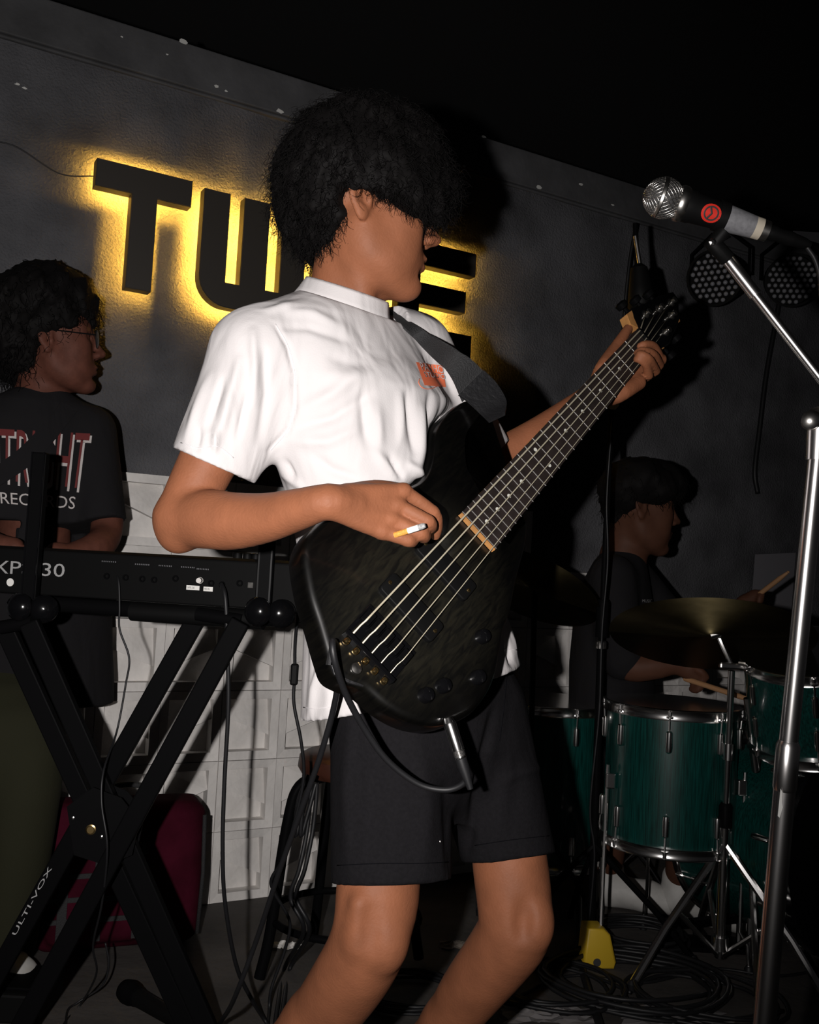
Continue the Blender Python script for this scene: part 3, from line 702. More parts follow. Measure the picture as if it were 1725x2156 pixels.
def torso_fn(rows, fx, lx):
    t = []
    for px, py, d, a, b in rows:
        c = P(px, py, d); t.append((c[2], c[0], c[1], a, b))
    t = np.array(sorted(t)); 
    def fn(p):
        z = p[:, 2]; c = np.stack([np.interp(z, t[:, 0], t[:, k]) for k in (1, 2)], 1); a = np.interp(z, t[:, 0], t[:, 3]); b = np.interp(z, t[:, 0], t[:, 4])
        q = p[:, :2] - c; s = q @ lx[:2]; f = q @ fx[:2]; n = np.sqrt((s / a) ** 2 + (f / b) ** 2) + 1e-9
        g = np.sqrt((s / a ** 2) ** 2 + (f / b ** 2) ** 2) / n + 1e-6
        d = (n - 1) / np.maximum(g, 1 / a)
        return np.maximum(np.where(n < .3, -np.minimum(a, b) * .7, d), np.maximum(t[0, 0] - z, z - t[-1, 0]))
    lo = A(t[:, 1].min() - .2, t[:, 2].min() - .2, t[0, 0]); hi = A(t[:, 1].max() + .2, t[:, 2].max() + .2, t[-1, 0])
    return fn, lo, hi
def folds(v, q, lst, jitter=0.0):
    """sculpt folds: each (polyline in the picture, width px, height m) raises the cloth that shows there along its normal"""
    e1 = v[q[:, 2]] - v[q[:, 0]]; e2 = v[q[:, 3]] - v[q[:, 1]]; fnm = np.cross(e1, e2); n = np.zeros_like(v)
    for i in range(4): np.add.at(n, q[:, i], fnm)
    n /= np.linalg.norm(n, axis=1)[:, None] + 1e-12
    r = v - CAM; d = r @ _fw; px = CX + FPX * (r @ _rt) / d; py = CY - FPX * (r @ _up) / d
    out = (np.einsum('ij,ij->i', n, v - v.mean(0)) > 0).mean(); n = n if out > .5 else -n
    face = np.clip(-np.einsum('ij,ij->i', n, r) / np.linalg.norm(r, axis=1) * 3 + .3, 0, 1); disp = np.zeros(len(v))
    for line, w, amp in lst:
        line = np.array(line, float); best = np.full(len(v), 1e9); tt = np.zeros(len(v)); L = np.r_[0, np.cumsum(np.linalg.norm(np.diff(line, axis=0), axis=1))]
        for i in range(len(line) - 1):
            a, b = line[i], line[i + 1]; ab = b - a; t = np.clip(((px - a[0]) * ab[0] + (py - a[1]) * ab[1]) / (ab @ ab), 0, 1)
            dd = np.hypot(px - a[0] - t * ab[0], py - a[1] - t * ab[1]); m = dd < best; best[m] = dd[m]; tt[m] = (L[i] + t[m] * (L[i + 1] - L[i])) / L[-1]
        disp += amp * 1.25 * np.exp(-(best / (w * .82)) ** 2) * np.sin(np.pi * np.clip(tt * .9 + .05, 0, 1)) ** .6
    return v + n * (disp * face)[:, None], n
def draped(name, line, bvh, r, material, parent, lift=.0006, n=6, maxd=None):
    pts = []
    for x, y in spline([A(*p, 0)[:2] for p in line], n):
        hit = bvh.ray_cast(Vector(CAM), Vector(unit(ray(x, y))))
        if hit[0] is not None and (maxd is None or hit[3] < maxd): pts.append(np.array(hit[0]) - unit(ray(x, y)) * lift)
    return MB().tube(pts, r, 6).build(name, material, parent, smooth='all') if len(pts) > 2 else None

# ---------------------------------------------------------------- the bassist
FX, LX = unit(A(.77, -.64, 0)), unit(A(.64, .77, 0))       # where the chest faces, and his left
man = thing('person', 'bassist in white t-shirt and charcoal shorts playing the bass, cigarette between his fingers', 'person', (.06, 1.52, 0))
S = Sdf()
HO_ = P(753, 447, 1.515); HR = head_frame(A(math.cos(math.radians(14)), math.sin(math.radians(14)), -.045))
add_head(S, HO_, HR, 1.0)
S.cone(P(744, 505, 1.525), P(722, 650, 1.540), .053, .055, .02)                  # neck
S.cone(P(738, 500, 1.478), P(768, 640, 1.492), .012, .010, .03)                   # neck muscle
S.chain([P(722, 650, 1.545), P(740, 760, 1.585), P(790, 960, 1.57), P(850, 1350, 1.57), P(890, 1460, 1.56)], [.052, .060, .082, .085, .09], .02)
# right arm
S.cone(P(650, 720, 1.50), P(535, 750, 1.43), .035, .042, .02); S.chain([P(535, 745, 1.43), P(470, 905, 1.405), P(410, 1030, 1.39), P(384, 1098, 1.383)], [.045, .043, .0385, .039], .015)
S.cone(P(384, 1098, 1.383), P(374, 1128, 1.383), .037, .023, .015)
S.chain([P(386, 1094, 1.382), P(440, 1093, 1.355), P(490, 1097, 1.333), P(560, 1090, 1.300), P(630, 1072, 1.262), P(690, 1056, 1.238), P(745, 1062, 1.252)], [.0385, .0405, .0385, .0325, .0265, .0215, .0150], .008)
hz = unit(P(740, 1080, 1.25) - P(740, 1080, 1.22))
wr = [P(692, 1042, 1.238), P(690, 1070, 1.234)]
mc = [P(850, 1034, 1.298), P(836, 1064, 1.287), P(824, 1094, 1.279), P(806, 1119, 1.272)]
for i, m_ in enumerate(mc):
    w0 = wr[0] * (1 - i / 3) + wr[1] * (i / 3); S.chain([w0, w0 * .45 + m_ * .55, m_], [.0115, .0120, .0108], .008); S.ell(m_ - hz * .004, (.0098,) * 3, None, .006)
fing = [[mc[0], P(911, 1078, 1.313), P(921, 1106, 1.330), P(917, 1128, 1.345)], [mc[1], P(902, 1098, 1.288), P(905, 1113, 1.315), P(892, 1112, 1.338)],
        [mc[2], P(887, 1123, 1.283), P(893, 1132, 1.308), P(880, 1128, 1.332)], [mc[3], P(860, 1137, 1.275), P(867, 1140, 1.298), P(856, 1136, 1.32)]]
for i, c in enumerate(fing):
    S.chain(c, [.0100, .0088, .0080, .0070] if i < 3 else [.0100, .0088, .0078, .0066], .0025)
    S.ell(c[1], (.0092,) * 3, None, .003)
S.chain([P(728, 1045, 1.262), P(790, 1030, 1.305), P(832, 1032, 1.335), P(856, 1046, 1.350)], [.016, .0125, .0105, .009], .008)
# left arm and the fretting hand
S.cone(P(795, 735, 1.60), P(868, 750, 1.65), .035, .038, .02); S.chain([P(868, 738, 1.65), P(1000, 990, 1.70)], [.044, .038], .02)
S.chain([P(1000, 995, 1.70), P(1060, 966, 1.725), P(1130, 922, 1.75), P(1200, 872, 1.785), P(1262, 826, 1.82)], [.0375, .0385, .034, .029, .0245], .015)
bw = lambda x, y, w: bass_at(x, y, w)
S.chain([P(1262, 826, 1.82), bw(1320, 800, -.045), bw(1372, 778, -.030)], [.0235, .021, .015], .012)
S.chain([P(1268, 832, 1.82), bw(1300, 830, -.030), bw(1345, 806, -.022)], [.022, .0165, .0135], .012)
lm = [bw(1391, 757, -.018), bw(1388, 768, -.016), bw(1380, 781, -.012), bw(1366, 790, -.010)]
S.cone(bw(1320, 800, -.04), lm[0], .019, .012, .014)
lf = [[lm[0], bw(1377, 729, .006), bw(1358, 725, .012), bw(1347, 729, .006)], [lm[1], bw(1376, 746, .012), bw(1353, 738, .016), bw(1341, 743, .006)],
      [lm[2], bw(1367, 756, .018), bw(1350, 746, .018), bw(1343, 750, .008)], [lm[3], bw(1360, 768, .010), bw(1346, 757, .012), bw(1339, 757, .006)]]
for i, c in enumerate(lf): S.chain(c, [.0095, .0080, .0072, .0062] if i < 3 else [.0090, .0072, .0065, .0056], .0015)
S.chain([P(1258, 812, 1.815), bw(1268, 775, -.030), bw(1296, 733, -.026), bw(1323, 692, -.020)], [.017, .0128, .0112, .0088], .008)
# legs
rk = [P(822, 1470, 1.47), P(800, 1700, 1.44), P(797, 1862, 1.41), P(785, 1950, 1.395), P(765, 2010, 1.405), P(728, 2072, 1.435), P(668, 2156, 1.485)]
S.chain(rk, [.060, .052, .0590, .0555, .0545, .0535, .049], .015); ra = A(-.255, 1.60, .085); S.chain([rk[-1], rk[-1] * .45 + ra * .55, ra], [.049, .040, .030], .02)
S.ell(P(818, 1990, 1.362), (.0225, .0215, .031), None, .022); S.cone(P(758, 1905, 1.352), P(752, 1985, 1.355), .011, .013, .020); S.ell(P(780, 1955, 1.328), (.008, .010, .030), None, .02, True)
lk = [P(985, 1470, 1.61), P(1060, 1700, 1.58), P(1074, 1815, 1.565), P(1085, 1915, 1.55), P(1082, 1962, 1.55), P(1050, 2012, 1.57), P(990, 2089, 1.61), P(945, 2156, 1.645)]
S.chain(lk, [.060, .054, .0590, .0580, .057, .054, .049, .042], .015); la = A(.025, 1.80, .085); S.chain([lk[-1], la], [.042, .030], .02)
S.ell(P(1130, 1945, 1.515), (.0235, .0215, .033), None, .022); S.ell(P(1102, 1940, 1.490), (.009, .010, .024), None, .02, True)
body, bv_, bq_ = skin_out('body', S, .0034, M['skin'], man, 1)
bvh_body = bvh_of(bv_, bq_)
# shoes and socks (the left sock just shows at the frame's edge)
for nm, an, dr in (('r', ra, unit(A(.8, -.5, 0))), ('l', la, unit(A(.85, -.45, 0)))):
    T = Sdf(); sd = A(-dr[1], dr[0], 0); b = A(an[0], an[1], 0)
    T.cone(b + dr * -.03 + ZU * .05, b + dr * .10 + ZU * .045, .044, .040, .03); T.cone(b + dr * .10 + ZU * .042, b + dr * .175 + ZU * .034, .042, .030, .03, flat=(ZU, .85)); T.cone(b + ZU * .06, b + ZU * .10, .042, .040, .03)
    T.fn(lambda p: p[:, 2] - .004, b - .3, A(b[0] + .3, b[1] + .3, .004), .004, True)
    skin_out('shoe', T, .006, M['black'], man, 1)
    ax_ = unit((rk[-1] if nm == 'r' else lk[-1]) - an); mbk = MB(); mbk.lathe(an, ax_, [(-.01, .041), (.06, .040), (.105, .043), (.109, .045), (.113, .0445), (.113, .036)] if nm == 'r' else [(-.01, .041), (.04, .040), (.088, .043), (.093, .045), (.098, .0445), (.098, .036)], 28); mbk.build('sock', M['white'], man, smooth=True)

_pg = np.array(_o[::2])
def bass_block(p):
    """distance outside the bass body's slab (grown a little), for cloth pressed behind it"""
    q = p - B0; u = q @ BU; v_ = q @ BV; w = q @ BWn; d = np.full(len(p), .2)
    if w.max() < -.13 or w.min() > .2 or u.max() < -.16: return d
    m = np.nonzero((u > -.16) & (u < .46) & (v_ > -.22) & (v_ < .22) & (w > -.13) & (w < .2))[0]
    if not len(m): return d
    x = np.stack([u[m], v_[m]], 1); best = np.full(len(m), 9.0); ins = np.zeros(len(m), bool)
    for i in range(len(_pg)):
        a, b = _pg[i - 1], _pg[i]; ab = b - a; t = np.clip(((x - a) @ ab) / (ab @ ab), 0, 1); best = np.minimum(best, _norm(x - a - t[:, None] * ab))
        c = (a[1] > x[:, 1]) != (b[1] > x[:, 1]); ins ^= c & (x[:, 0] < (b[0] - a[0]) * (x[:, 1] - a[1]) / (b[1] - a[1] + 1e-12) + a[0])
    d[m] = np.maximum(np.where(ins, -best, best) - .004, np.maximum(-.064 - w[m], w[m] - .18)); return d
def smax(a, b, k): h = np.maximum(k - np.abs(a - b), 0) / k; return np.maximum(a, b) + h * h * k * .25
# the t-shirt
rows = [(722, 628, 1.535, .060, .055), (716, 655, 1.535, .098, .070), (712, 690, 1.535, .148, .086), (722, 750, 1.535, .170, .102), (762, 830, 1.535, .178, .114), (782, 960, 1.54, .180, .120), (818, 1080, 1.545, .176, .122), (857, 1250, 1.545, .182, .130), (874, 1400, 1.54, .192, .150), (874, 1560, 1.54, .197, .156)]
tf, tlo, thi = torso_fn(rows, FX, LX)
T = Sdf(); T.fn(tf, tlo, thi, .03)
T.cone(P(700, 668, 1.52), P(548, 738, 1.435), .047, .055, .03); T.cone(P(770, 668, 1.56), P(868, 735, 1.645), .042, .052, .03)
sh0, sh1 = P(540, 752, 1.43), P(428, 1010, 1.395); T.chain([sh0, sh0 * .5 + sh1 * .5, sh1], [.068, .060, .0545], .03)
T.cone(P(560, 860, 1.44), P(500, 985, 1.405), .045, .026, .04)
sl0, sl1 = P(872, 745, 1.65), P(1026, 985, 1.70); T.cone(sl0, sl1, .064, .056, .03)
ha = unit(np.cross(P(490, 1004, 1.40) - P(372, 952, 1.40), unit(P(430, 980, 1.5) - P(430, 980, 1.4)))); hc = P(430, 972, 1.40); ha = ha if ha @ (sh1 - sh0) > 0 else -ha
hb_ = unit(sl1 - sl0 + A(.0, 0, -.02)); hcb = P(1017, 958, 1.69)
h3 = unit(np.cross(P(1112, 1405, 1.5) - P(625, 1513, 1.5), A(.12, 1, .0))); h3 = h3 if h3[2] < 0 else -h3; hc3 = P(625, 1513, 1.52)
cc, cax = P(727, 628, 1.532), unit(ZU + FX * .34)
def shirt_d(p):
    d = T(p)
    d = d - .0022 * wob(p * A(1, 1, .45), 70.0, 0, 7)
    d = smax(d, -bass_block(p), .02)
    cut = np.where((p - hc) @ ha > -.2, (p - hc) @ ha, -1.0); near = np.linalg.norm(p - hc, axis=1) < .13
    d = np.where(near, np.maximum(d, cut), d)
    near = np.linalg.norm(p - hcb, axis=1) < .11; d = np.where(near, np.maximum(d, (p - hcb) @ hb_), d)
    d = np.maximum(d, (p - hc3) @ h3)
    rel = p - cc; hh = rel @ cax; d = np.where(_norm(rel - hh[:, None] * cax) < .105, np.maximum(d, hh + .010), d)
    inner = T(p) + .010; dh = np.minimum(np.minimum(np.linalg.norm(p - hc, axis=1) - .10, np.linalg.norm(p - hcb, axis=1) - .09), 9.0)
    return np.maximum(d, -np.maximum(inner, dh))
lo, hi = T.bounds(); sv_, sq_ = surface(shirt_d, lo, hi, .0036, 3)
FOLD = [([(578, 682), (606, 728), (620, 784), (621, 858), (606, 905), (566, 950)], 7, -.0045),
        ([(534, 700), (536, 760), (534, 850)], 12, .0055), ([(556, 740), (560, 830), (545, 930)], 11, -.004), ([(505, 760), (478, 860), (455, 935)], 13, .006), ([(520, 830), (500, 920)], 9, -.004),
        ([(440, 790), (410, 870), (392, 925)], 10, .004), ([(470, 800), (440, 900)], 9, -.005), ([(455, 905), (452, 950)], 8, .007), ([(420, 900), (414, 950)], 8, -.004),
        ([(640, 860), (700, 830), (760, 780)], 18, .005), ([(625, 900), (700, 880), (780, 830)], 14, -.0045), ([(620, 930), (690, 930), (760, 900)], 16, .004),
        ([(600, 655), (660, 660), (720, 690)], 12, .004), ([(590, 690), (650, 690), (740, 720)], 11, -.003), ([(560, 655), (620, 640)], 9, .004),
        ([(762, 830), (768, 900), (774, 935)], 13, -.005), ([(795, 860), (800, 940)], 14, .0045), ([(858, 830), (866, 900), (872, 950)], 10, -.006), ([(842, 830), (846, 930)], 11, .005), ([(890, 860), (886, 950), (878, 1000)], 11, .006), ([(905, 830), (902, 930)], 8, -.005),
        ([(660, 960), (700, 990), (760, 1010)], 14, -.004), ([(860, 975), (884, 1000), (905, 985)], 10, .006), ([(790, 950), (830, 1000)], 12, .004), ([(820, 960), (850, 1010)], 9, -.005),
        ([(585, 965), (600, 1000), (640, 1030)], 10, .004), ([(602, 970), (622, 1010)], 7, -.004),
        ([(700, 790), (760, 800), (830, 770)], 20, .003), ([(690, 750), (760, 770)], 14, -.002), ([(930, 760), (955, 830)], 9, -.004),
        ([(648, 1200), (658, 1330), (690, 1420)], 10, .006), ([(668, 1310), (680, 1400), (700, 1460)], 9, -.006), ([(640, 1290), (643, 1400), (640, 1500)], 9, -.004), ([(690, 1360), (662, 1450), (655, 1505)], 10, .005), ([(705, 1440), (695, 1500)], 9, -.005),
        ([(1075, 1310), (1085, 1380)], 8, .005), ([(1068, 1360), (1078, 1400)], 6, -.006)]
sv_, sn_ = folds(sv_, sq_, FOLD)
shirt = mesh_np('t_shirt', sv_, sq_, M['white'], man); bvh_shirt = bvh_of(sv_, sq_)
# ribbed collar
cl = unit(np.cross(cax, FX)); cfw = np.cross(cl, cax); mb = MB(); v = []; f = []; n = 40
for j, (hgt, rr) in enumerate([(-.020, .0790), (-.004, .0720), (.0095, .0672), (.0135, .0655), (.0120, .0635), (.000, .0660), (-.018, .073)]):
    for k in range(n):
        w = 2 * math.pi * k / n; dip = 0
        v.append(cc + cax * (hgt + dip) + cfw * (rr * 1.02 * math.cos(w)) + cl * (rr * math.sin(w)))
for j in range(7):
    for k in range(n): f.append((j * n + k, j * n + (k + 1) % n, ((j + 1) % 7) * n + (k + 1) % n, ((j + 1) % 7) * n + k))
mb.add(v, f).build('collar', M['white'], man, smooth='all')
for ln in ([(580, 682), (606, 728), (620, 784), (621, 858), (606, 905), (570, 948)], [(381, 932), (420, 944), (458, 940), (492, 964)], [(626, 1487), (665, 1492), (708, 1486)], [(1062, 1366), (1085, 1368), (1104, 1370)]):
    draped('seam', ln, bvh_shirt, .0008, M['thread'], man, maxd=2.2)
# the chest print: a slanted orange block with two lines of lettering knocked out in white
def pr(name, shape, c, m, mx=5.0, lift=.0012): return printed(name, shape[0], shape[1], c, bvh_shirt, m, man, mx, lift)
pr('print', SQ, [(875, 763), (931, 770), (893, 812), (938, 816)], M['orange'], 3)
pr('print_lettering', text_shape('PATHO'), [(879, 765), (929, 772), (886, 782), (932, 787)], M['white'], 3, .0035)
pr('print_lettering', text_shape('STUDIO'), [(888, 785), (933, 789), (892, 796), (935, 800)], M['white'], 3, .0035)
draped('print_loop', [(884, 797), (882, 806), (888, 815), (900, 819), (912, 817), (920, 813)], bvh_shirt, .0006, M['orange'], man)

# the shorts
T2 = Sdf(); prow = [(880, 1380, 1.55, .165, .115), (895, 1470, 1.54, .168, .118), (905, 1560, 1.535, .160, .112), (915, 1640, 1.535, .130, .085), (918, 1720, 1.535, .085, .05)]
pf, plo, phi = torso_fn(prow, FX, LX); T2.fn(pf, plo, phi, .04)
r0, r1 = P(824, 1500, 1.475), P(824, 1880, 1.420); l0, l1 = P(990, 1500, 1.60), P(1080, 1830, 1.565)
def leg(a, b, ra_, rb_, hem0, hem1):
    nrm = unit(np.cross(hem1 - hem0, unit(P(900, 1800, 1.6) - P(900, 1800, 1.4)) + A(0, 0, .05))); nrm = nrm if nrm[2] < 0 else -nrm
    def fn(p):
        d = b - a; t = np.clip((p - a) @ d / (d @ d), 0, 1.2); return np.maximum(_norm(p - a - t[:, None] * d) - (ra_ + (rb_ - ra_) * t), (p - hem0) @ nrm)
    e = max(ra_, rb_) + .01; T2.fn(fn, np.minimum(a, b) - e, np.maximum(a, b) + e, .03)
leg(r0, r1, .090, .0860, P(707, 1860, 1.42), P(955, 1850, 1.42)); leg(l0, l1, .090, .0725, P(985, 1816, 1.56), P(1183, 1794, 1.56))
def sh_d(p):
    d = T2(p) - .0022 * wob(p * A(1, 1, .4), 55.0, 2, 9)
    return smax(d, -bass_block(p), .015)
lo, hi = T2.bounds(); pv, pq = surface(sh_d, lo, hi, .0042, 1)
pv, _ = folds(pv, pq, [([(1040, 1500), (1010, 1640), (985, 1790)], 12, -.008), ([(1075, 1560), (1055, 1680), (1040, 1790)], 26, .006), ([(1060, 1640), (1150, 1610)], 14, .004), ([(740, 1500), (730, 1660), (735, 1830)], 18, .004), ([(880, 1560), (900, 1700), (890, 1840)], 26, .005), ([(940, 1650), (950, 1840)], 14, -.005), ([(800, 1600), (800, 1840)], 24, -.003)])
shorts = mesh_np('shorts', pv, pq, M['shorts'], man); bvh_sh = bvh_of(pv, pq)
for ln in ([(710, 1822), (800, 1818), (880, 1818), (945, 1815)], [(1000, 1780), (1080, 1768), (1172, 1758)], [(1068, 1420), (1060, 1500), (1052, 1560)]):
    draped('seam', ln, bvh_sh, .0007, M['seam'], man, maxd=2.2)
draped('thread_fleck', [(926, 1771), (927, 1772), (927, 1773)], bvh_sh, .0010, M['label'], man)
# hair: a big curly mop over the eyes and down to the nape
hb = [(735, 350, 1.455, .045), (690, 385, 1.47, .046), (680, 430, 1.49, .040), (765, 375, 1.45, .030), (722, 425, 1.475, .026), (705, 480, 1.50, .030), (690, 340, 1.47, .05), (700, 352, 1.53, .080), (785, 330, 1.52, .080), (852, 352, 1.52, .062), (650, 412, 1.54, .046), (640, 455, 1.54, .036), (668, 484, 1.55, .036), (702, 462, 1.53, .036), (715, 400, 1.50, .046), (800, 358, 1.46, .046), (845, 382, 1.455, .036), (885, 400, 1.50, .038), (898, 415, 1.54, .036), (868, 428, 1.468, .022), (898, 436, 1.49, .020), (770, 355, 1.59, .075), (700, 420, 1.60, .06), (640, 395, 1.56, .044), (655, 522, 1.55, .016), (905, 388, 1.53, .036), (735, 298, 1.52, .062), (830, 312, 1.54, .060)]
ear_c = P(757, 430, 1.44)
_fr = np.random.default_rng(21); fringe = []
for (xa, ya, da), (xb, yb, db), n_, L0, L1 in (((785, 392, 1.435), (850, 405, 1.43), 90, .018, .034), ((845, 405, 1.43), (900, 425, 1.47), 150, .022, .042), ((895, 420, 1.48), (925, 425, 1.52), 90, .02, .045), ((700, 470, 1.46), (735, 440, 1.455), 60, .018, .035), ((655, 520, 1.50), (700, 500, 1.48), 70, .015, .03), ((735, 385, 1.44), (785, 392, 1.435), 30, .010, .018)):
    for _ in range(n_):
        t = _fr.random(); fringe.append((P(xa + (xb - xa) * t, ya + (yb - ya) * t + _fr.normal() * 6, da + (db - da) * t + _fr.normal() * .006), unit(A(_fr.normal() * .35 + .15, _fr.normal() * .3 - .05, -1)), _fr.uniform(L0, L1)))
def keep(pts): return bool((np.linalg.norm(pts - ear_c, axis=1) < .026).any() or (np.linalg.norm(pts - P(830, 500, 1.46), axis=1) < .045).any())
hair_part(hb, man, n_strand=7500, length=.036, curl=.006, seed=4, amp=.013, sw=.00062, clear=keep, h=.0055, cut=[(P(763, 432, 1.44), .027), (P(815, 480, 1.44), .040)], extra=fringe)
# glasses
gl = thing('eyeglasses', 'dark glasses under the bassist\'s curly fringe with a bright glint', 'glasses', P(905, 445, 1.5))
gg = lambda x, y, z: HO_ + HR @ A(x, y, z)
for s in (1, -1):
    lens = MB(); lens.lathe(gg(.112, s * .033, .012), HR @ unit(A(1, s * .18, -.05)), [(-.0008, .0), (-.0008, .022), (.0008, .022), (.002, .012), (.0024, 0)], 24); lens.build('lens', M['lens'], gl, smooth=True)
    r_ = [gg(.112, s * .033, .012) + (HR @ unit(A(-s * .18, 1, 0))) * (.0225 * math.cos(t)) + (HR @ A(.05, 0, 1)) * (.0225 * math.sin(t)) for t in np.linspace(0, 6.283, 25)[:-1]]
    MB().tube(r_, .0012, 8, closed=True).build('rim', M['chrome'], gl, smooth='all')
    MB().tube([gg(.108, s * .056, .016), gg(.06, s * .078, .018), gg(0, s * .084, .020), gg(-.02, s * .083, .008)], .0014, 8).build('temple', M['chrome'], gl, smooth='all')
MB().tube(spline([gg(.114, -.011, .016), gg(.119, 0, .020), gg(.114, .011, .016)], 4), .0012, 8).build('bridge', M['chrome'], gl, smooth='all')
# cigarette between the last two fingers
c0, c1 = P(846, 1122, 1.262), P(896, 1106, 1.252); ax = unit(c1 - c0); L_ = float(np.linalg.norm(c1 - c0))
cg = thing('cigarette', 'half-smoked cigarette with cork filter held between the bassist\'s fingers', 'cigarette', c0)
MB().lathe(c0 - ax * .010, ax, [(0, .0038), (.010 + L_ * .27, .0039)], 16).build('filter', M['filter'], cg, smooth=True)
MB().lathe(c0, ax, [(L_ * .27, .0039), (L_ * .72, .0039)], 16).build('paper', M['cig'], cg, smooth=True)
MB().lathe(c0, ax, [(L_ * .72, .0038), (L_ * .82, .0040), (L_ * .92, .0036), (L_ * .99, .0028), (L_, .001)], 16).build('ash', M['ash'], cg, smooth=True)
# strap over the left shoulder, round to the upper horn, and its leather ends
def on_shirt(x, y, lift=.004):
    h = bvh_shirt.ray_cast(Vector(CAM), Vector(unit(ray(x, y)))); return np.array(h[0]) - unit(ray(x, y)) * lift if h[0] is not None else P(x, y, 1.55)
ribbon('webbing', [P(800, 640, 1.60), on_shirt(834, 660), on_shirt(870, 682), P(935, 722, 1.52), P(985, 752, 1.53), P(1024, 788, 1.545)], [P(790, 655, 1.60), on_shirt(822, 662), on_shirt(850, 690), on_shirt(905, 745, .006), P(948, 790, 1.515), P(974, 846, 1.525)], .0016, M['strap'], stp)
ribbon('leather_end', [P(1018, 780, 1.540), P(1045, 808, 1.545), P(1066, 845, 1.535), P(1064, 872, 1.51)], [P(966, 832, 1.516), P(988, 848, 1.518), P(1012, 870, 1.515), P(1030, 888, 1.50)], .0022, M['leather'], stp)
mb = MB(); q = [bass_uv(x, y, -.016) for x, y in [(693, 1350), (702, 1346), (738, 1357), (770, 1376), (780, 1398), (776, 1432), (765, 1446), (735, 1438), (704, 1420), (694, 1390)]]
mb.prism([(a, b) for a, b in q], B0, BU, BV, BWn, -.0185, -.0155, bevel=.001); mb.build('leather_end', M['leather'], stp, smooth=True)
ribbon('webbing', [P(700, 1352, 1.222), P(690, 1335, 1.30), P(672, 1290, 1.42), P(690, 1150, 1.66), P(740, 900, 1.70), P(800, 640, 1.60)], [P(694, 1400, 1.215), P(672, 1395, 1.30), P(655, 1350, 1.44), P(640, 1150, 1.66), P(690, 900, 1.70), P(790, 655, 1.60)], .0016, M['strap'], stp)
# ---------------------------------------------------------------- keyboard, its stand and the player behind it
KL, KR = P(-290, 1245, 2.06), P(648, 1302, 1.86); kz = float(P(170, 1258, 1.965)[2]); KL[2] = KR[2] = kz
KX = unit(KR - KL); KY = unit(A(-KX[1], KX[0], 0)); KLEN = float(np.linalg.norm(KR - KL)); KM = np.stack([KX, KY, ZU], 1)
def kp(x, y, z): return KL + KX * x + KY * y + ZU * z
kb = thing('keyboard', 'long black synthesizer keyboard seen from behind, on the X stand', 'keyboard', kp(KLEN / 2, .13, 0))
mb = MB(); prf = [(0, 0), (.27, 0), (.27, .052), (.20, .058), (.12, .085), (.012, .094), (0, .088)]
v = [kp(x, y, z) for x in (0, KLEN) for y, z in prf]; n = len(prf)
mb.add(v, [tuple(reversed(range(n))), tuple(range(n, 2 * n))] + [(i, (i + 1) % n, n + (i + 1) % n, n + i) for i in range(n)]).build('case', M['black'], kb, bevel=.003)
for i in range(36):
    w = (KLEN - .16) / 36; MB().box(kp(.12 + w * (i + .5), .232, .062), (w * .93, .075, .014), KM).build('white_key', M['label'], kb)
    if i % 7 in (0, 1, 3, 4, 5): MB().box(kp(.12 + w * (i + 1), .215, .073), (w * .5, .045, .012), KM).build('black_key', M['black'], kb)
def kx(px, py, z=None):                       # where the sight line meets the keyboard's back panel
    r = ray(px, py); t = ((KL - CAM) @ KY) / (r @ KY); X = CAM + r * t; return float((X - KL) @ KX), float(X[2] - kz)
def ktext(s, c0, c1, m, h=None):
    x0, z0 = kx(*c0); x1, z1 = kx(*c1); h = (z1 - z0) if h is None else h
    return flat_text('lettering', s, kp(x0, -.0012, z0), KX * (x1 - x0), ZU * h, m, kb)
ktext('XPS-30', (-18, 1206), (138, 1186), M['silver'], .026)
for (a, b) in (((215, 1183), (245, 1181)), ((285, 1189), (315, 1187)), ((335, 1192), (362, 1190)), ((382, 1195), (410, 1193)), ((415, 1199), (440, 1197))): ktext('IIIIIIII', a, b, M['grey'], .0025)
for (a, b, t) in (((393, 1240), (421, 1232), '1'), ((429, 1243), (449, 1235), '2')):
    x0, z0 = kx(*a); x1, _ = kx(*b); mbl = MB(); mbl.box(kp((x0 + x1) / 2, -.001, z0 + .003), (x1 - x0, .001, .0085), KM); lb = mbl.build('sticker', M['label'], kb)
    flat_text('sticker_lettering', 'XPS-30' if t == '1' else 'MIDI IN', kp(x0 + .002, -.0018, z0 + .001), KX * ((x1 - x0) * .55), ZU * .004, M['ink'], lb)
x0, z0 = kx(22, 1226); MB().lathe(kp(x0, -.0005, z0), -KY, [(0, .008), (.0006, .008)], 20).build('round_badge', M['label'], kb)
for px, py in ((225, 1213), (265, 1216), (300, 1219), (325, 1221), (370, 1218), (445, 1228), (468, 1231), (505, 1228)):
    x0, z0 = kx(px, py); MB().lathe(kp(x0, .002, z0), -KY, [(0, .0065), (.004, .0065), (.004, .0035), (.001, .003)], 14).build('jack_socket', M['blackmetal'], kb, smooth=True)
x0, z0 = kx(424, 1222); MB().lathe(kp(x0, .0, z0), -KY + KX * .25, [(0, .0045), (.014, .006), (.014, .0055), (.030, .005)], 14).build('audio_plug', M['fretwire'], kb, smooth=True)
for px in (487, 508, 526, 540):
    x0, _ = kx(px, 1190); MB().lathe(kp(x0, .03, .090), ZU, [(0, .0095), (.014, .0085), (.015, .006)], 14).build('control_knob', M['black'], kb, smooth=True)
x0, z0 = kx(528, 1232); MB().box(kp(x0, -.001, z0), (.010, .002, .010), KM).build('usb_socket', M['dullchrome'], kb)

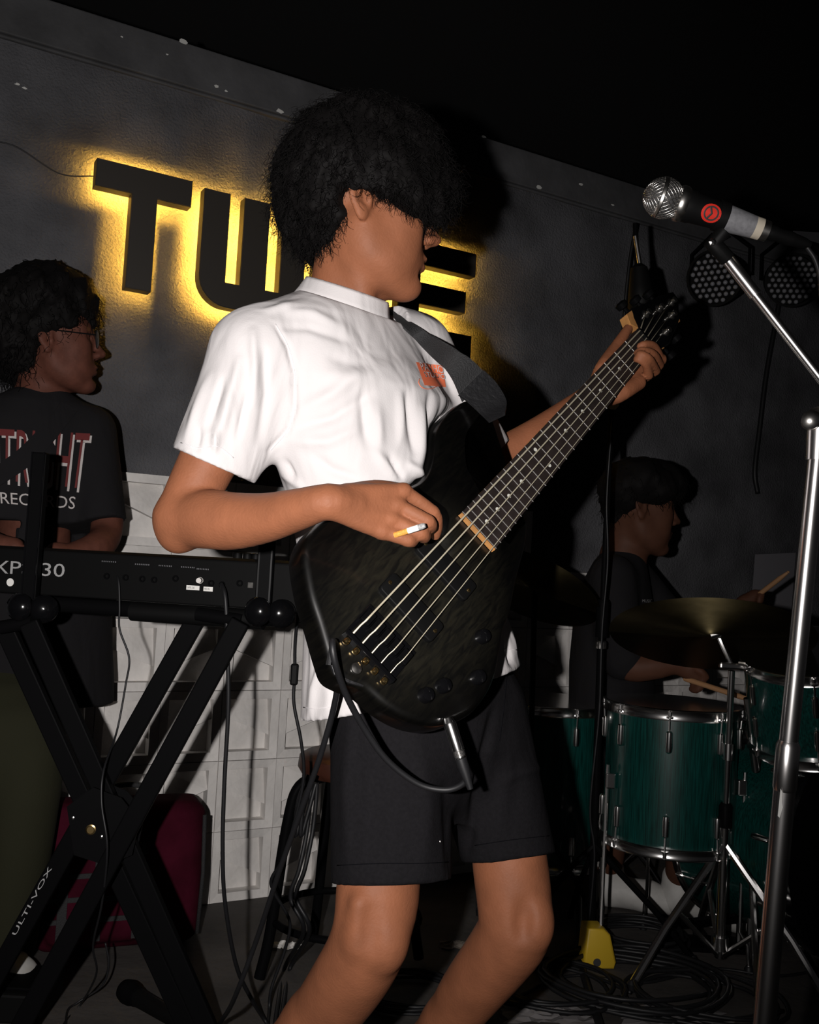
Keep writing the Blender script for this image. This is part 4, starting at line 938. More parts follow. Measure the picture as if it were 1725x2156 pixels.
st = thing('keyboard_stand', 'black double-braced X keyboard stand with upright second-tier posts', 'stand', floor_at(240, 2140))
def bar(a, b, w, t, name, m=M['blackmetal'], parent=st, up=None):
    a, b = np.asarray(a), np.asarray(b); z = unit(b - a); y = unit(np.cross(z, A(0, 1, 0) if up is None else up)); x = np.cross(y, z); L = float(np.linalg.norm(b - a))
    return MB().box((a + b) / 2, (t, w, L), np.stack([x, y, z], 1)).build(name, m, parent, bevel=.003)
def to_floor(px0, py0, px1, py1, d0):
    a = P(px0, py0, d0); b = P(px1, py1, d0); t = (a[2] - .012) / (a[2] - b[2]); return a, a + (b - a) * t
fa, fb = to_floor(420, 1292, 160, 1755, 1.90); b1 = bar(fa, fb, .036, .020, 'leg')
fa2, fb2 = to_floor(507, 1308, 240, 1800, 1.84); b2 = bar(fa2, fb2, .036, .020, 'leg')
fa3, fb3 = to_floor(10, 1320, 195, 1725, 1.93); b3 = bar(fa3, fb3, .036, .020, 'leg')
fa4, fb4 = to_floor(62, 1310, 262, 1765, 1.88); b4 = bar(fa4, fb4, .036, .020, 'leg')
gc = P(222, 1745, 1.875); g = [(150, 1690), (205, 1650), (262, 1672), (300, 1720), (285, 1790), (232, 1812), (165, 1790)]
def on_plane(px, py, o, nrm): r = ray(px, py); return CAM + r * (((o - CAM) @ nrm) / (r @ nrm))
nrm = unit(A(.08, -1, 0)); pl = [on_plane(x, y, gc, nrm) for x, y in g]
for off, sz in ((-.028, 1), (.028, 1)):
    q = [p + nrm * off for p in pl]; q2 = [p + nrm * .004 for p in q]; n = len(q); MB().add(q + q2, [tuple(reversed(range(n))), tuple(range(n, 2 * n))] + [(i, (i + 1) % n, n + (i + 1) % n, n + i) for i in range(n)]).build('gusset_plate', M['blackmetal'], st)
MB().lathe(on_plane(200, 1737, gc, nrm) + nrm * .032, nrm, [(0, .0095), (.002, .0095), (.003, .007), (.005, .0065), (.005, 0)], 16).build('bolt', M['brass'], st, smooth=True)
for px, py in ((163, 1713), (268, 1762), (222, 1752), (240, 1790)): MB().lathe(on_plane(px, py, gc, nrm) + nrm * .032, nrm, [(0, .003), (.002, .003), (.003, 0)], 10).build('bolt', M['chrome'], st, smooth=True)
for p, q in ((fb, fb2), (fb3, fb4)): MB().tube([p + A(0, -.06, .004), q + A(0, .12, .004)], .014, 12).build('foot_bar', M['rubber'], st, smooth=True)
for a, c in ((fa, fa2), (fa3, fa4)):
    MB().tube([a + A(0, -.02, 0), c + A(0, .02, 0)], .013, 12).build('cross_tube', M['blackmetal'], st, smooth=True)
# support tubes in foam under the keyboard, posts and clamp knobs
MB().tube([kp(kx(285, 1285)[0], -.012, -.019), kp(kx(560, 1312)[0], -.012, -.019)], .0185, 16).build('foam_sleeve', M['black'], st, smooth=True)
MB().tube([kp(kx(40, 1285)[0], .02, -.017), kp(KLEN - .05, .02, -.017)], .0155, 16).build('support_tube', M['blackmetal'], st, smooth=True)
for px, y0, y1, nm in ((62, 950, 1290, 1), (560, 1135, 1300, 2)):
    d0 = 1.93 if nm == 1 else 1.86; a, b = P(px, y0, d0), P(px - 2 if nm == 1 else px - 7, y1, d0); a[0:2] = b[0:2]
    po = bar(a, b, .030, .022, 'post', up=A(0, 1, 0)); 
    for s in (-1, 1): MB().box((a + b) / 2 + A(s * .0115, -.012, 0), (.003, .004, float(a[2] - b[2])), None).build('post_edge', M['gloss'], po)
    k = b + A(.0, -.022, .012)
    MB().lathe(k, A(-.3, -1, 0), [(-.01, .010), (0, .016), (.006, .024), (.016, .027), (.026, .022), (.032, .010), (.033, 0)], 20).build('clamp_knob', M['gloss'], st, smooth=True)
    MB().lathe(k + A(.032, .012, -.002), A(.4, -1, 0), [(-.01, .010), (0, .016), (.006, .024), (.016, .027), (.026, .022), (.032, .010), (.033, 0)], 20).build('clamp_knob', M['gloss'], st, smooth=True)
# lettering down the lower leg
ta, tb = fa + (fb - fa) * .0, fb; dz = unit(fb - fa); dn = unit(A(.05, -1, 0)); dn = unit(dn - dz * (dn @ dz)); dw = np.cross(dz, dn)
lo_ = on_plane(33, 1970, fa + dn * .0115, dn); hi_ = on_plane(110, 1828, fa + dn * .0115, dn)
flat_text('lettering', 'ULTI-VOX', lo_, hi_ - lo_, unit(np.cross(dn, unit(hi_ - lo_))) * .008, M['silver'], st)

# leads from the keyboard
def cable(name, pts, r, label, cat='cable', m=None, n=8):
    o = MB().tube(spline(pts, n), r, 8).build(name, m or M['rubber'], None, smooth='all'); return tag(o, label, cat)
f_ = lambda x, y, z=.006: floor_at(x, y) + A(0, 0, z)
cable('signal_cable', [P(244, 1207, 1.955), P(250, 1225, 1.935), P(252, 1280, 1.93), P(252, 1325, 1.93), P(272, 1385, 1.925), P(265, 1440, 1.925), P(246, 1540, 1.91), P(219, 1620, 1.83), P(214, 1690, 1.81), P(226, 1785, 1.80), P(215, 1900, 1.85), P(196, 1990, 1.92), P(203, 2050, 1.98), f_(170, 2120), f_(130, 2170), f_(120, 2260)], .0021, 'thin black cable hanging from the keyboard across the stand\'s crossing')
cable('signal_cable', [P(466, 1229, 1.885), P(474, 1255, 1.865), P(478, 1330, 1.86), P(481, 1480, 1.86), P(473, 1640, 1.87), P(469, 1780, 1.88), P(474, 1900, 1.90), P(497, 2030, 1.96), P(528, 2100, 2.03), f_(560, 2158), f_(610, 2230)], .0042, 'thick black cable dropping straight down from the keyboard\'s right end')
cable('power_cable', [P(632, 1250, 2.02), P(622, 1350, 2.05), P(621, 1420, 2.06), P(619, 1480, 2.06), P(634, 1560, 2.06), P(640, 1630, 2.07), P(628, 1700, 2.08), P(600, 1800, 2.10), P(572, 1850, 2.12), P(578, 1880, 2.13), P(610, 1940, 2.15), P(600, 2000, 2.16), P(572, 2080, 2.16), f_(566, 2140), f_(560, 2220)], .0035, 'black power cable hanging beside the shirt tail with an inline switch box')
tag(MB().box(P(620, 1420, 2.055), (.016, .014, .044)).build('inline_switch', M['black'], None, bevel=.004), 'small black inline switch box on the cable beside the shirt tail', 'switch')
cable('signal_cable', [P(222, 1985, 2.15), P(229, 2030, 2.15), P(215, 2075, 2.15), P(165, 2110, 2.14), f_(140, 2140), f_(140, 2230)], .0022, 'thin black cable curving over the floor below the red bag')

# the red bag
bgc = floor_at(250, 2000); bd = thing('gear_bag', 'crimson nylon gear bag with black straps standing on the floor behind the stand', 'bag', bgc)
bt = P(250, 1690, 2.50)[2]; BX = unit(A(.93, .37, 0)); BY = A(-BX[1], BX[0], 0); bc = P(252, 1840, 2.52); bc[2] = bt / 2 + .004
def rbox(c, h, r, R): 
    def fn(p): q = np.abs((p - c) @ R) - (np.asarray(h) - r); return np.linalg.norm(np.maximum(q, 0), axis=1) + np.minimum(q.max(1), 0) - r
    return fn
BR = np.stack([BX, BY, ZU], 1); T = Sdf(); bh = A(.20, .075, bt / 2); T.fn(rbox(bc, bh, .04, BR), bc - .26, bc + .26)
T.fn(rbox(bc + BX * -.06 - BY * .065 - ZU * .03, A(.115, .04, .12), .03, BR), bc - .3, bc + .3, .015)
skin_out('body', T, .007, M['bag'], bd, 1)
for s, zz in enumerate((-.085, -.035, .02, .07)):
    MB().box(bc + BX * -.06 - BY * .107 + ZU * zz, (.225, .004, .012), BR).build('strap', M['strap'], bd, bevel=.001)
for xx in (-.14, -.06, .035): MB().box(bc + BX * xx - BY * .109 + ZU * -.02, (.022, .004, .23), BR).build('strap', M['strap'], bd, bevel=.001)
MB().tube(spline([bc + BX * x - BY * .03 + ZU * (bt / 2 + z) for x, z in ((-.06, 0), (-.05, .03), (.0, .042), (.05, .03), (.06, 0))], 6), .007, 8).build('handle', M['strap'], bd, smooth='all')
MB().tube([bc + BX * x - BY * .078 + ZU * z for x, z in ((.19, -bt / 2 + .03), (.195, 0), (.19, bt / 2 - .03))], .005, 8).build('piping', M['strap'], bd, smooth='all')
# microphone lying on the floor, black box, paper scrap
ma, mb_ = f_(262, 2108, .024), f_(395, 2180, .018)
mk = thing('handheld_microphone', 'black wireless microphone lying on the floor below the stand', 'microphone', ma - A(0, 0, .024)); ax = unit(mb_ - ma)
MB().lathe(ma - ax * .012, ax, [(0, .0), (.002, .013), (.010, .022), (.024, .0255), (.040, .0245), (.052, .020), (.056, .021), (.062, .019)], 20).build('grille', M['blackmetal'], mk, smooth=True)
MB().lathe(ma + ax * .045, ax, [(0, .019), (.03, .018), (.15, .0165), (.19, .014), (.20, .010)], 20).build('handle', M['black'], mk, smooth=True)
xb = floor_at(30, 2130); pb = thing('equipment_box', 'flat black equipment box on the floor at the bottom left corner', 'box', xb)
MB().box(xb + A(-.03, .02, .03), (.20, .16, .06), None).build('case', M['black'], pb, bevel=.006); MB().box(xb + A(-.03, .02, .063), (.16, .12, .006), None).build('lid', M['blackmetal'], pb, bevel=.002)
def scrap(c, r, label, seed, m=M['paper']):
    rg = random.Random(seed); v = []; n = 12
    for i in range(n):
        for j in range(n):
            x, y = (i / (n - 1) - .5) * 2, (j / (n - 1) - .5) * 2; v.append((c[0] + x * r * rg.uniform(.7, 1.1), c[1] + y * r * .5 * rg.uniform(.7, 1.1), max(.002, .014 * rg.random() * (1 - .5 * (x * x + y * y)) + .003)))
    o = MB().add(v, [(i * n + j, (i + 1) * n + j, (i + 1) * n + j + 1, i * n + j + 1) for i in range(n - 1) for j in range(n - 1)]).build('paper_scrap', m, None); o.modifiers.new('thick', 'SOLIDIFY').thickness = .0006
    return tag(o, label, 'paper')
scrap(floor_at(600, 1995), .045, 'crumpled white paper scrap on the floor behind the bassist\'s calf', 1)
# round stool behind the bassist
sc = P(745, 1606, 2.42); so = thing('stool', 'round black stool with reddish wood seat standing behind the bassist\'s shorts', 'stool', A(sc[0], sc[1], 0))
MB().lathe(A(sc[0], sc[1], sc[2] - .03), ZU, [(0, .10), (.004, .125), (.02, .135), (.045, .132), (.055, .115), (.057, .0)], 36).build('seat', mat('stool_wood', (.045, .014, .008), .4, var=.3, scale=20), so, smooth=True)
for k in range(4):
    w = math.radians(205 + 90 * k); d_ = A(math.cos(w), math.sin(w), 0); c_ = A(sc[0], sc[1], 0)
    pts = spline([c_ + d_ * .07 + ZU * (sc[2] - .03), c_ + d_ * .135 + ZU * (sc[2] - .05), c_ + d_ * .16 + ZU * (sc[2] - .14), c_ + d_ * .185 + ZU * .12, c_ + d_ * .205 + ZU * .014], 6)
    MB().tube(pts, .013, 10).build('leg', M['blackmetal'], so, smooth=True)
MB().tube([A(sc[0], sc[1], .14) + A(math.cos(t), math.sin(t), 0) * .178 for t in np.linspace(0, 6.283, 37)[:-1]], .009, 8, closed=True).build('foot_ring', M['blackmetal'], so, smooth='all')
for i, (dx, lab) in enumerate(((0, 'loosely coiled black cable hanging over the stool leg'), (12, 'second black cable looped behind the stool leg'))):
    cable('coiled_cable', [P(650 + dx, 1632, 2.20), P(628 + dx, 1690, 2.18), P(622 + dx, 1760, 2.18), P(640 + dx, 1700, 2.19), P(655 + dx, 1650, 2.20), P(648 + dx, 1740, 2.19), P(630 + dx, 1830, 2.17), P(612 + dx, 1890, 2.17), P(640 + dx, 1960, 2.18), f_(600 + dx, 2040), f_(585 + dx, 2120), f_(570 + dx, 2230)], .005, lab)

# ---------------------------------------------------------------- the player at the keyboard
kf = unit(A(.5, -.87, 0)); kl_ = A(-kf[1], kf[0], 0)
kp_ = thing('person', 'long-haired person in a black band t-shirt and olive trousers standing behind the keyboard', 'person', A(-.88, 2.45, 0))
S = Sdf(); KO = P(106, 722, 2.44); KRt = head_frame(A(math.cos(math.radians(20)), math.sin(math.radians(20)), .06)); add_head(S, KO, KRt, .98)
S.cone(P(92, 770, 2.45), P(85, 850, 2.46), .054, .06, .02); S.chain([P(85, 850, 2.46), P(75, 930, 2.46), P(70, 1450, 2.46)], [.06, .08, .09], .02)
S.chain([P(205, 905, 2.50), P(222, 1030, 2.48), P(224, 1120, 2.44), P(200, 1152, 2.36), P(150, 1166, 2.30), P(118, 1166, 2.27)], [.045, .042, .038, .035, .026, .022], .012)
S.cone(P(118, 1166, 2.27), P(100, 1172, 2.25), .022, .014, .02)
for i in range(4): S.chain([P(110 - i * 8, 1166, 2.26), P(96 - i * 9, 1166, 2.24 - i * .004), P(88 - i * 9, 1172, 2.235)], [.009, .008, .007], .004)
S.chain([P(-50, 905, 2.42), P(-70, 1030, 2.36), P(-60, 1120, 2.30), P(-10, 1145, 2.24), P(30, 1152, 2.23)], [.045, .042, .036, .026, .022], .012)
for i in range(4): S.chain([P(30 + i * 5, 1150 + i * 3, 2.23), P(44 + i * 4, 1152 + i * 3, 2.22), P(50 + i * 4, 1160 + i * 3, 2.22)], [.009, .008, .007], .004)
S.chain([P(20, 1450, 2.44), A(*floor_at(20, 2060)[:2], .5), A(*floor_at(5, 2060)[:2], .08)], [.06, .05, .035], .02); S.chain([P(0, 1450, 2.42), A(*floor_at(-50, 2060)[:2], .5), A(*floor_at(-90, 2020)[:2], .08)], [.06, .05, .035], .02)
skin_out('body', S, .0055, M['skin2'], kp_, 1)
krow = [(92, 822, 2.46, .062, .055), (88, 850, 2.46, .12, .075), (82, 890, 2.46, .170, .092), (76, 960, 2.46, .185, .11), (72, 1150, 2.46, .185, .115), (70, 1480, 2.46, .195, .125)]
tf, tlo, thi = torso_fn(krow, kf, kl_); T = Sdf(); T.fn(tf, tlo, thi, .03); s0, s1 = P(190, 905, 2.50), P(214, 1100, 2.45); T.cone(s0, s1, .062, .060, .03); T.cone(P(-40, 905, 2.42), P(-66, 1090, 2.34), .062, .06, .03)
sn = unit(s1 - s0)
def kt_d(p):
    d = T(p) - .002 * wob(p, 60.0, 1, 8); near = np.linalg.norm(p - s1, axis=1) < .12; d = np.where(near, np.maximum(d, (p - s1) @ sn), d)
    q = P(-66, 1090, 2.34); near = np.linalg.norm(p - q, axis=1) < .12; return np.where(near, np.maximum(d, (p - q) @ A(0, 0, -1)), d)
lo, hi = T.bounds(); kv, kq = surface(kt_d, lo, hi, .006, 1); mesh_np('t_shirt', kv, kq, M['blacktee'], kp_); bk = bvh_of(kv, kq)
T = Sdf()
for a, b, c in ((P(30, 1455, 2.44), A(*floor_at(20, 2060)[:2], .5), A(*floor_at(5, 2060)[:2], .09)), (P(0, 1455, 2.41), A(*floor_at(-50, 2060)[:2], .5), A(*floor_at(-90, 2020)[:2], .09))): T.chain([a, b, c], [.105, .085, .07], .03)
skin_out('trousers', T, .008, M['olive'], kp_, 1)
for an, dr in ((floor_at(5, 2060), unit(A(.6, -.8, 0))), (floor_at(-90, 2020), unit(A(.3, -.9, 0)))):
    T = Sdf(); T.cone(an + ZU * .045, an + dr * .11 + ZU * .04, .043, .04, .02); T.cone(an + dr * .11 + ZU * .04, an + dr * .17 + ZU * .032, .04, .03, .02); T.fn(lambda p: p[:, 2] - .003, an - .3, A(an[0] + .3, an[1] + .3, .003), .004, True)
    skin_out('shoe', T, .007, M['shoe'], kp_, 1)
khb = [(25, 650, 2.40, .06), (10, 690, 2.40, .06), (60, 620, 2.40, .06), (20, 740, 2.42, .05), (60, 650, 2.46, .095), (120, 635, 2.46, .085), (20, 700, 2.48, .075), (150, 655, 2.47, .055), (30, 760, 2.48, .055), (60, 780, 2.47, .040), (50, 720, 2.41, .055), (175, 665, 2.47, .030), (110, 665, 2.39, .040), (70, 690, 2.38, .04), (135, 672, 2.40, .028), (90, 600, 2.46, .06), (90, 660, 2.52, .085), (70, 770, 2.42, .025), (165, 650, 2.52, .04)]
hair_part(khb, kp_, n_strand=1500, length=.04, curl=.008, seed=8, amp=.016, h=.008, sw=.0013, droop=.8)
def kprint(s, c, m, lift=.0015, shear=0.0): return printed('shirt_print', *text_shape(s, shear), c, bk, m, kp_, 5, lift)
kprint('OUTRIGHT', [(-78, 902), (194, 916), (-70, 1012), (178, 1040)], M['whiteprint'])
kprint('OUTRIGHT', [(-82, 898), (190, 912), (-74, 1004), (173, 1030)], M['redprint'], .0028)
kprint('RECORDS', [(0, 1036), (160, 1046), (2, 1060), (157, 1072)], M['whiteprint'])
def on_k(x, y, lift=.004):
    h = bk.ray_cast(Vector(CAM), Vector(unit(ray(x, y)))); return np.array(h[0]) - unit(ray(x, y)) * lift if h[0] is not None else P(x, y, 2.36)
ks = thing('guitar_strap', 'black strap crossing the chest of the person behind the keyboard', 'strap', P(60, 930, 2.34))
ribbon('webbing', [on_k(128, 846), on_k(110, 872), on_k(80, 905), on_k(40, 945), on_k(0, 975), on_k(-40, 1005)], [on_k(165, 862), on_k(140, 895), on_k(112, 930), on_k(70, 975), on_k(20, 1010), on_k(-30, 1040)], .0015, M['blacktee'], ks)
sg = thing('sunglasses', 'dark sunglasses on the person behind the keyboard', 'sunglasses', KO + KRt @ A(.11, 0, .01))
for s in (1, -1):
    MB().lathe(KO + KRt @ A(.108, s * .032, .010), KRt @ unit(A(1, s * .2, 0)), [(-.001, 0), (-.001, .023), (.001, .023), (.002, 0)], 20).build('lens', M['lens'], sg, smooth=True)
    MB().tube([KO + KRt @ A(.104, s * .055, .016), KO + KRt @ A(0, s * .082, .016)], .0018, 6).build('temple', M['black'], sg)
# ---------------------------------------------------------------- drum kit
def drum(name, label, c, axis, r, L, n_lug, parts_m, group='drums of the teal kit', head=True, phase=0.0):
    """shell from c along axis (length L) with hoops, heads, lugs and tension rods"""
    ax = unit(axis); t = thing(name, label, 'drum', c, group); ref = unit(np.cross(ax, A(.3, 1, 0))); bi = np.cross(ax, ref)
    MB().lathe(c, ax, [(.004, r), (L - .004, r)], 56).build('shell', parts_m, t, smooth=True)
    for h in (0, L):
        s = -1 if h == 0 else 1
        MB().lathe(c + ax * h, ax * s, [(-.022, r + .002), (-.022, r + .010), (-.018, r + .008), (.000, r + .008), (.004, r + .011), (.006, r + .008), (.006, r + .003)], 56).build('hoop', M['chrome'], t, smooth=True)
        if head: MB().lathe(c + ax * (h + s * .001), ax * s, [(0, r + .002), (.001, r), (.0012, 0)], 48).build('head', M['drumhead'], t, smooth=True)
    for k in range(n_lug):
        w = phase + 2 * math.pi * k / n_lug; d = ref * math.cos(w) + bi * math.sin(w)
        for h, s in ((0, 1), (L, -1)):
            b = c + ax * (h + s * .075) + d * (r + .004)
            lg = MB().lathe(b - ax * s * .028, ax * s, [(0, .004), (.004, .0085), (.040, .0095), (.052, .008), (.056, .003)], 12).build('lug', M['chrome'], t, smooth=True)
            MB().tube([c + ax * (h - s * .004) + d * (r + .0095), b], .0028, 8).build('tension_rod', M['chrome'], lg, smooth=True)
            MB().lathe(c + ax * (h + s * .016) + d * (r + .0095), -ax * s, [(0, .009), (.004, .009), (.006, .005), (.016, .005)], 10).build('rod_claw', M['chrome'], lg, smooth=True)
    return t
TOMD = 2.62; tc = P(1405, 1770, TOMD); th = float(P(1408, 1484, TOMD)[2] - tc[2])
ft = drum('floor_tom', 'teal lacquered floor tom with chrome hoops in front of the drummer', tc, ZU, .168, th, 8, M['teal'], phase=math.radians(90))
for k, w in enumerate((90, 200, 340)):
    d = A(math.cos(math.radians(w)), math.sin(math.radians(w)), 0); b = tc + d * .188; b0 = A(b[0], b[1], 0)
    MB().tube([b + ZU * .20, b0 + ZU * .10, b0 + d * .02 + ZU * .07, b0 + d * .025 + ZU * .012], .0048, 8).build('leg', M['chrome'], ft, smooth=True)
    MB().lathe(b0 + d * .025, ZU, [(0, .011), (.012, .012), (.02, .007)], 12).build('rubber_foot', M['rubber'], ft, smooth=True)
    MB().box(b + ZU * .16 - d * .008, (.024, .024, .04), None).build('leg_bracket', M['chrome'], ft, bevel=.004)
tc2 = P(1140, 1800, 2.95); th2 = float(P(1140, 1478, 2.95)[2] - tc2[2])
ft2 = drum('floor_tom', 'teal drum half hidden behind the bassist\'s shorts, beside the floor tom', tc2, ZU, .178, th2, 8, M['teal'], phase=math.radians(35))
for w in (200, 320, 80):
    d = A(math.cos(math.radians(w)), math.sin(math.radians(w)), 0); b = tc2 + d * .198; MB().tube([b + ZU * .2, A(b[0], b[1], .02), A(b[0], b[1], 0)], .0055, 8).build('leg', M['chrome'], ft2, smooth=True)
ka = unit(A(.55, -.83, 0)); kc = P(1752, 1800, 2.62); kc[2] = .325
kd = drum('bass_drum', 'large bass drum with dark front head standing on the floor at the right edge', kc - ka * .30, ka, .275, .36, 10, M['teal'], phase=.2)
MB().lathe(kc + ka * .062, ka, [(-.03, .277), (-.03, .288), (.010, .288), (.010, .276)], 64).build('wood_hoop', M['gloss'], kd, smooth=True)
for s in (-1, 1):
    sd = A(-ka[1], ka[0], 0) * s; MB().tube([kc - ka * .05 + sd * .26 + ZU * -.08, kc + ka * .10 + sd * .42 + ZU * (-kc[2] + .008)], .008, 8).build('spur', M['chrome'], kd, smooth=True)
rx = unit(A(-.22, -.30, 1)); rc = P(1712, 1556, 2.50)
rt_ = drum('rack_tom', 'teal rack tom mounted above the bass drum behind the chrome microphone stand', rc - rx * .0, rx, .150, .235, 6, M['teal'], phase=.5)
MB().tube([rc + rx * .10 + A(-.15, .02, 0), rc + A(-.13, .03, -.09), P(1600, 1545, 2.56), kc + A(-.06, .03, .262)], .0095, 10).build('mount_arm', M['chrome'], rt_, smooth=True)
MB().lathe(P(1592, 1555, 2.55), A(1, -.4, 0), [(-.03, .017), (.03, .017)], 14).build('mount_clamp', M['blackmetal'], rt_, smooth=True)
# cymbals on their stands
def cymbal(name, label, c, nrm, r, grp='cymbals of the drum kit'):
    t = thing(name, label, 'cymbal', c, grp)
    MB().lathe(c, nrm, [(-.022, r), (-.012, r * .62), (-.004, r * .26), (.0, r * .2), (.014, r * .13), (.019, r * .05), (.018, r * .05), (.013, r * .125), (-.0012, r * .2), (-.0052, r * .26), (-.0132, r * .62), (-.0228, r)], 72).build('bow', M['cymbal'], t, smooth='all')
    MB().lathe(c + unit(nrm) * .018, nrm, [(0, .014), (.008, .014), (.009, .006), (.020, .006)], 14).build('felt', M['blackmetal'], t, smooth=True); return t
c1 = P(1497, 1322, 2.46); n1 = unit(A(.10, .42, 1)); cymbal('ride_cymbal', 'large dark bronze cymbal tilted above the floor tom', c1, n1, .245)
c2 = P(1120, 1222, 2.72); n2 = unit(A(.42, .44, 1)); cymbal('crash_cymbal', 'dark cymbal between the bass neck and the drummer', c2, n2, .20)
def tripod(t, top, base, z_hub, spread, angs, m_tube, r=.010, lr=.007, double=True):
    z = unit(top - base); hub = base + z * ((z_hub - base[2]) / z[2])
    for a in angs:
        d = A(math.cos(math.radians(a)), math.sin(math.radians(a)), 0); e = A(base[0], base[1], .014) + d * spread
        MB().tube([hub, hub * .35 + e * .65 + ZU * .012, e], lr, 8).build('leg', m_tube, t, smooth=True)
        if double: MB().tube([A(base[0], base[1], .05), hub * .5 + e * .5], lr * .7, 8).build('brace', m_tube, t, smooth=True)
        MB().lathe(e - ZU * .014, ZU, [(0, .010), (.018, .012), (.026, .006)], 10).build('rubber_foot', M['rubber'], t, smooth=True)
    return hub
cs = thing('cymbal_stand', 'chrome cymbal stand with tripod legs to the right of the floor tom', 'stand', A(*P(1516, 1990, 2.50)[:2], 0))
sb = P(1516, 1990, 2.50); sb[2] = .05; stp_ = P(1541, 1412, 2.46)
MB().tube([sb, sb * .5 + stp_ * .5], .0125, 12).build('tube', M['chrome'], cs, smooth=True); MB().tube([sb * .5 + stp_ * .5, stp_], .0085, 12).build('tube', M['chrome'], cs, smooth=True)
MB().lathe(sb * .5 + stp_ * .5, ZU, [(-.03, .017), (.02, .017), (.03, .012)], 14).build('memory_clamp', M['blackmetal'], cs, smooth=True)
MB().lathe(sb * .28 + stp_ * .72, ZU, [(-.02, .0125), (.02, .0125)], 14).build('wing_clamp', M['chrome'], cs, smooth=True)
tripod(cs, stp_, sb, float(P(1520, 1770, 2.5)[2]), .27, (205, 320, 85), M['chrome'], lr=.0095)
for z_ in (1760, 1985): MB().lathe(P(1524 if z_ < 1900 else 1516, z_, 2.495), ZU, [(-.016, .021), (.016, .021)], 16).build('leg_collar', M['chrome'], cs, smooth=True)
MB().box(P(1541, 1402, 2.455), (.062, .020, .016), None).build('tilter', M['chrome'], cs, bevel=.004)
MB().tube(spline([P(1556, 1396, 2.44), P(1574, 1400, 2.43), P(1582, 1412, 2.43), P(1588, 1428, 2.43)], 5), .0055, 8).build('wing_lever', M['chrome'], cs, smooth=True)
MB().tube([P(1541, 1402, 2.455), P(1518, 1350, 2.455), c1 + n1 * .034], .0062, 8).build('tilter_rod', M['chrome'], cs, smooth=True)
MB().lathe(P(1507, 1336, 2.44), A(1, -.2, .4), [(-.012, .009), (.012, .009)], 12).build('tilter_joint', M['chrome'], cs, smooth=True)
c2s = thing('cymbal_stand', 'black cymbal stand under the cymbal beside the bass neck', 'stand', A(c2[0] + .03, c2[1], 0)); b_ = A(c2[0] + .03, c2[1], .05)
MB().tube([b_, A(c2[0] + .01, c2[1], c2[2] - .06), c2 + n2 * .03], .008, 10).build('tube', M['blackmetal'], c2s, smooth=True); tripod(c2s, c2, b_, .36, .22, (0, 120, 240), M['blackmetal'])
# tall black boom stand with a small condenser microphone over the kit
bs = thing('boom_stand', 'tall thin black boom stand rising between the bass neck and the drummer', 'stand', floor_at(1243, 2005))
q0, q1 = floor_at(1243, 2005) + A(0, 0, .02), P(1288, 850, 2.62); qm = P(1266, 1357, 2.64)
MB().tube([q0, qm], .0105, 12).build('tube', M['blackmetal'], bs, smooth=True); MB().tube([qm, q1], .0078, 12).build('tube', M['blackmetal'], bs, smooth=True)
MB().lathe(qm - ZU * .01, unit(q1 - q0), [(0, .014), (.016, .014), (.020, .011)], 14).build('height_clamp', M['dullchrome'], bs, smooth=True); MB().lathe(qm + unit(q1 - q0) * .02, unit(q1 - q0), [(0, .016), (.09, .016), (.10, .012)], 14).build('height_clutch', M['blackmetal'], bs, smooth=True)
MB().tube([q1, P(1318, 700, 2.62), P(1342, 560, 2.62), P(1338, 470, 2.62)], .0068, 10).build('boom', M['blackmetal'], bs, smooth=True)
MB().tube([P(1348, 560, 2.60), P(1338, 497, 2.60)], .0058, 10).build('boom_end', M['dullchrome'], bs, smooth=True)
MB().lathe(P(1345, 556, 2.60), unit(P(1352, 660, 2.60) - P(1345, 556, 2.60)), [(0, .010), (.01, .022), (.06, .030), (.11, .036), (.125, .028)], 16).build('microphone_holder', M['black'], bs, smooth=True)
MB().lathe(q1, A(0, -1, 0), [(-.014, .018), (.014, .018)], 14).build('boom_clutch', M['brass'], bs, smooth=True)
tripod(bs, q1, q0 + ZU * .03, .28, .26, (-12, 92, 188), M['blackmetal'], lr=.008, double=False)
MB().tube(spline([P(1290, 880, 2.60), P(1278, 1050, 2.60), P(1280, 1180, 2.60), P(1268, 1330, 2.61), P(1262, 1500, 2.61), P(1243, 1700, 2.61), P(1252, 1800, 2.61), P(1240, 1950, 2.61)], 6), .003, 6).build('microphone_lead', M['rubber'], bs, smooth='all')

# ---------------------------------------------------------------- the drummer
df = unit(A(.95, -.30, 0)); dl_ = A(-df[1], df[0], 0)
dm = thing('person', 'drummer in a black t-shirt seated behind the teal kit, seen in profile', 'person', A(*P(1300, 1480, 3.0)[:2], 0))
S = Sdf(); DO = P(1338, 1068, 2.98); DR = head_frame(A(math.cos(math.radians(6)), math.sin(math.radians(6)), -.10)); add_head(S, DO, DR, 1.08)
S.cone(P(1325, 1105, 2.99), P(1312, 1175, 3.0), .058, .066, .02); S.chain([P(1312, 1175, 3.0), P(1300, 1280, 3.0), P(1295, 1500, 3.0)], [.066, .085, .09], .02)
S.chain([P(1290, 1210, 2.86), P(1300, 1300, 2.82), P(1318, 1395, 2.78), P(1375, 1402, 2.76), P(1425, 1395, 2.75)], [.048, .045, .042, .038, .028], .012)
S.chain([P(1425, 1395, 2.75), P(1455, 1412, 2.745), P(1472, 1432, 2.745)], [.028, .030, .022], .012)
for i in range(4): S.chain([P(1462 + i * 3, 1412 + i * 6, 2.73), P(1482 - i * 2, 1420 + i * 8, 2.715), P(1476 - i * 3, 1438 + i * 5, 2.72), P(1462 - i * 2, 1440 + i * 4, 2.735)], [.011, .0105, .0095, .008], .004)
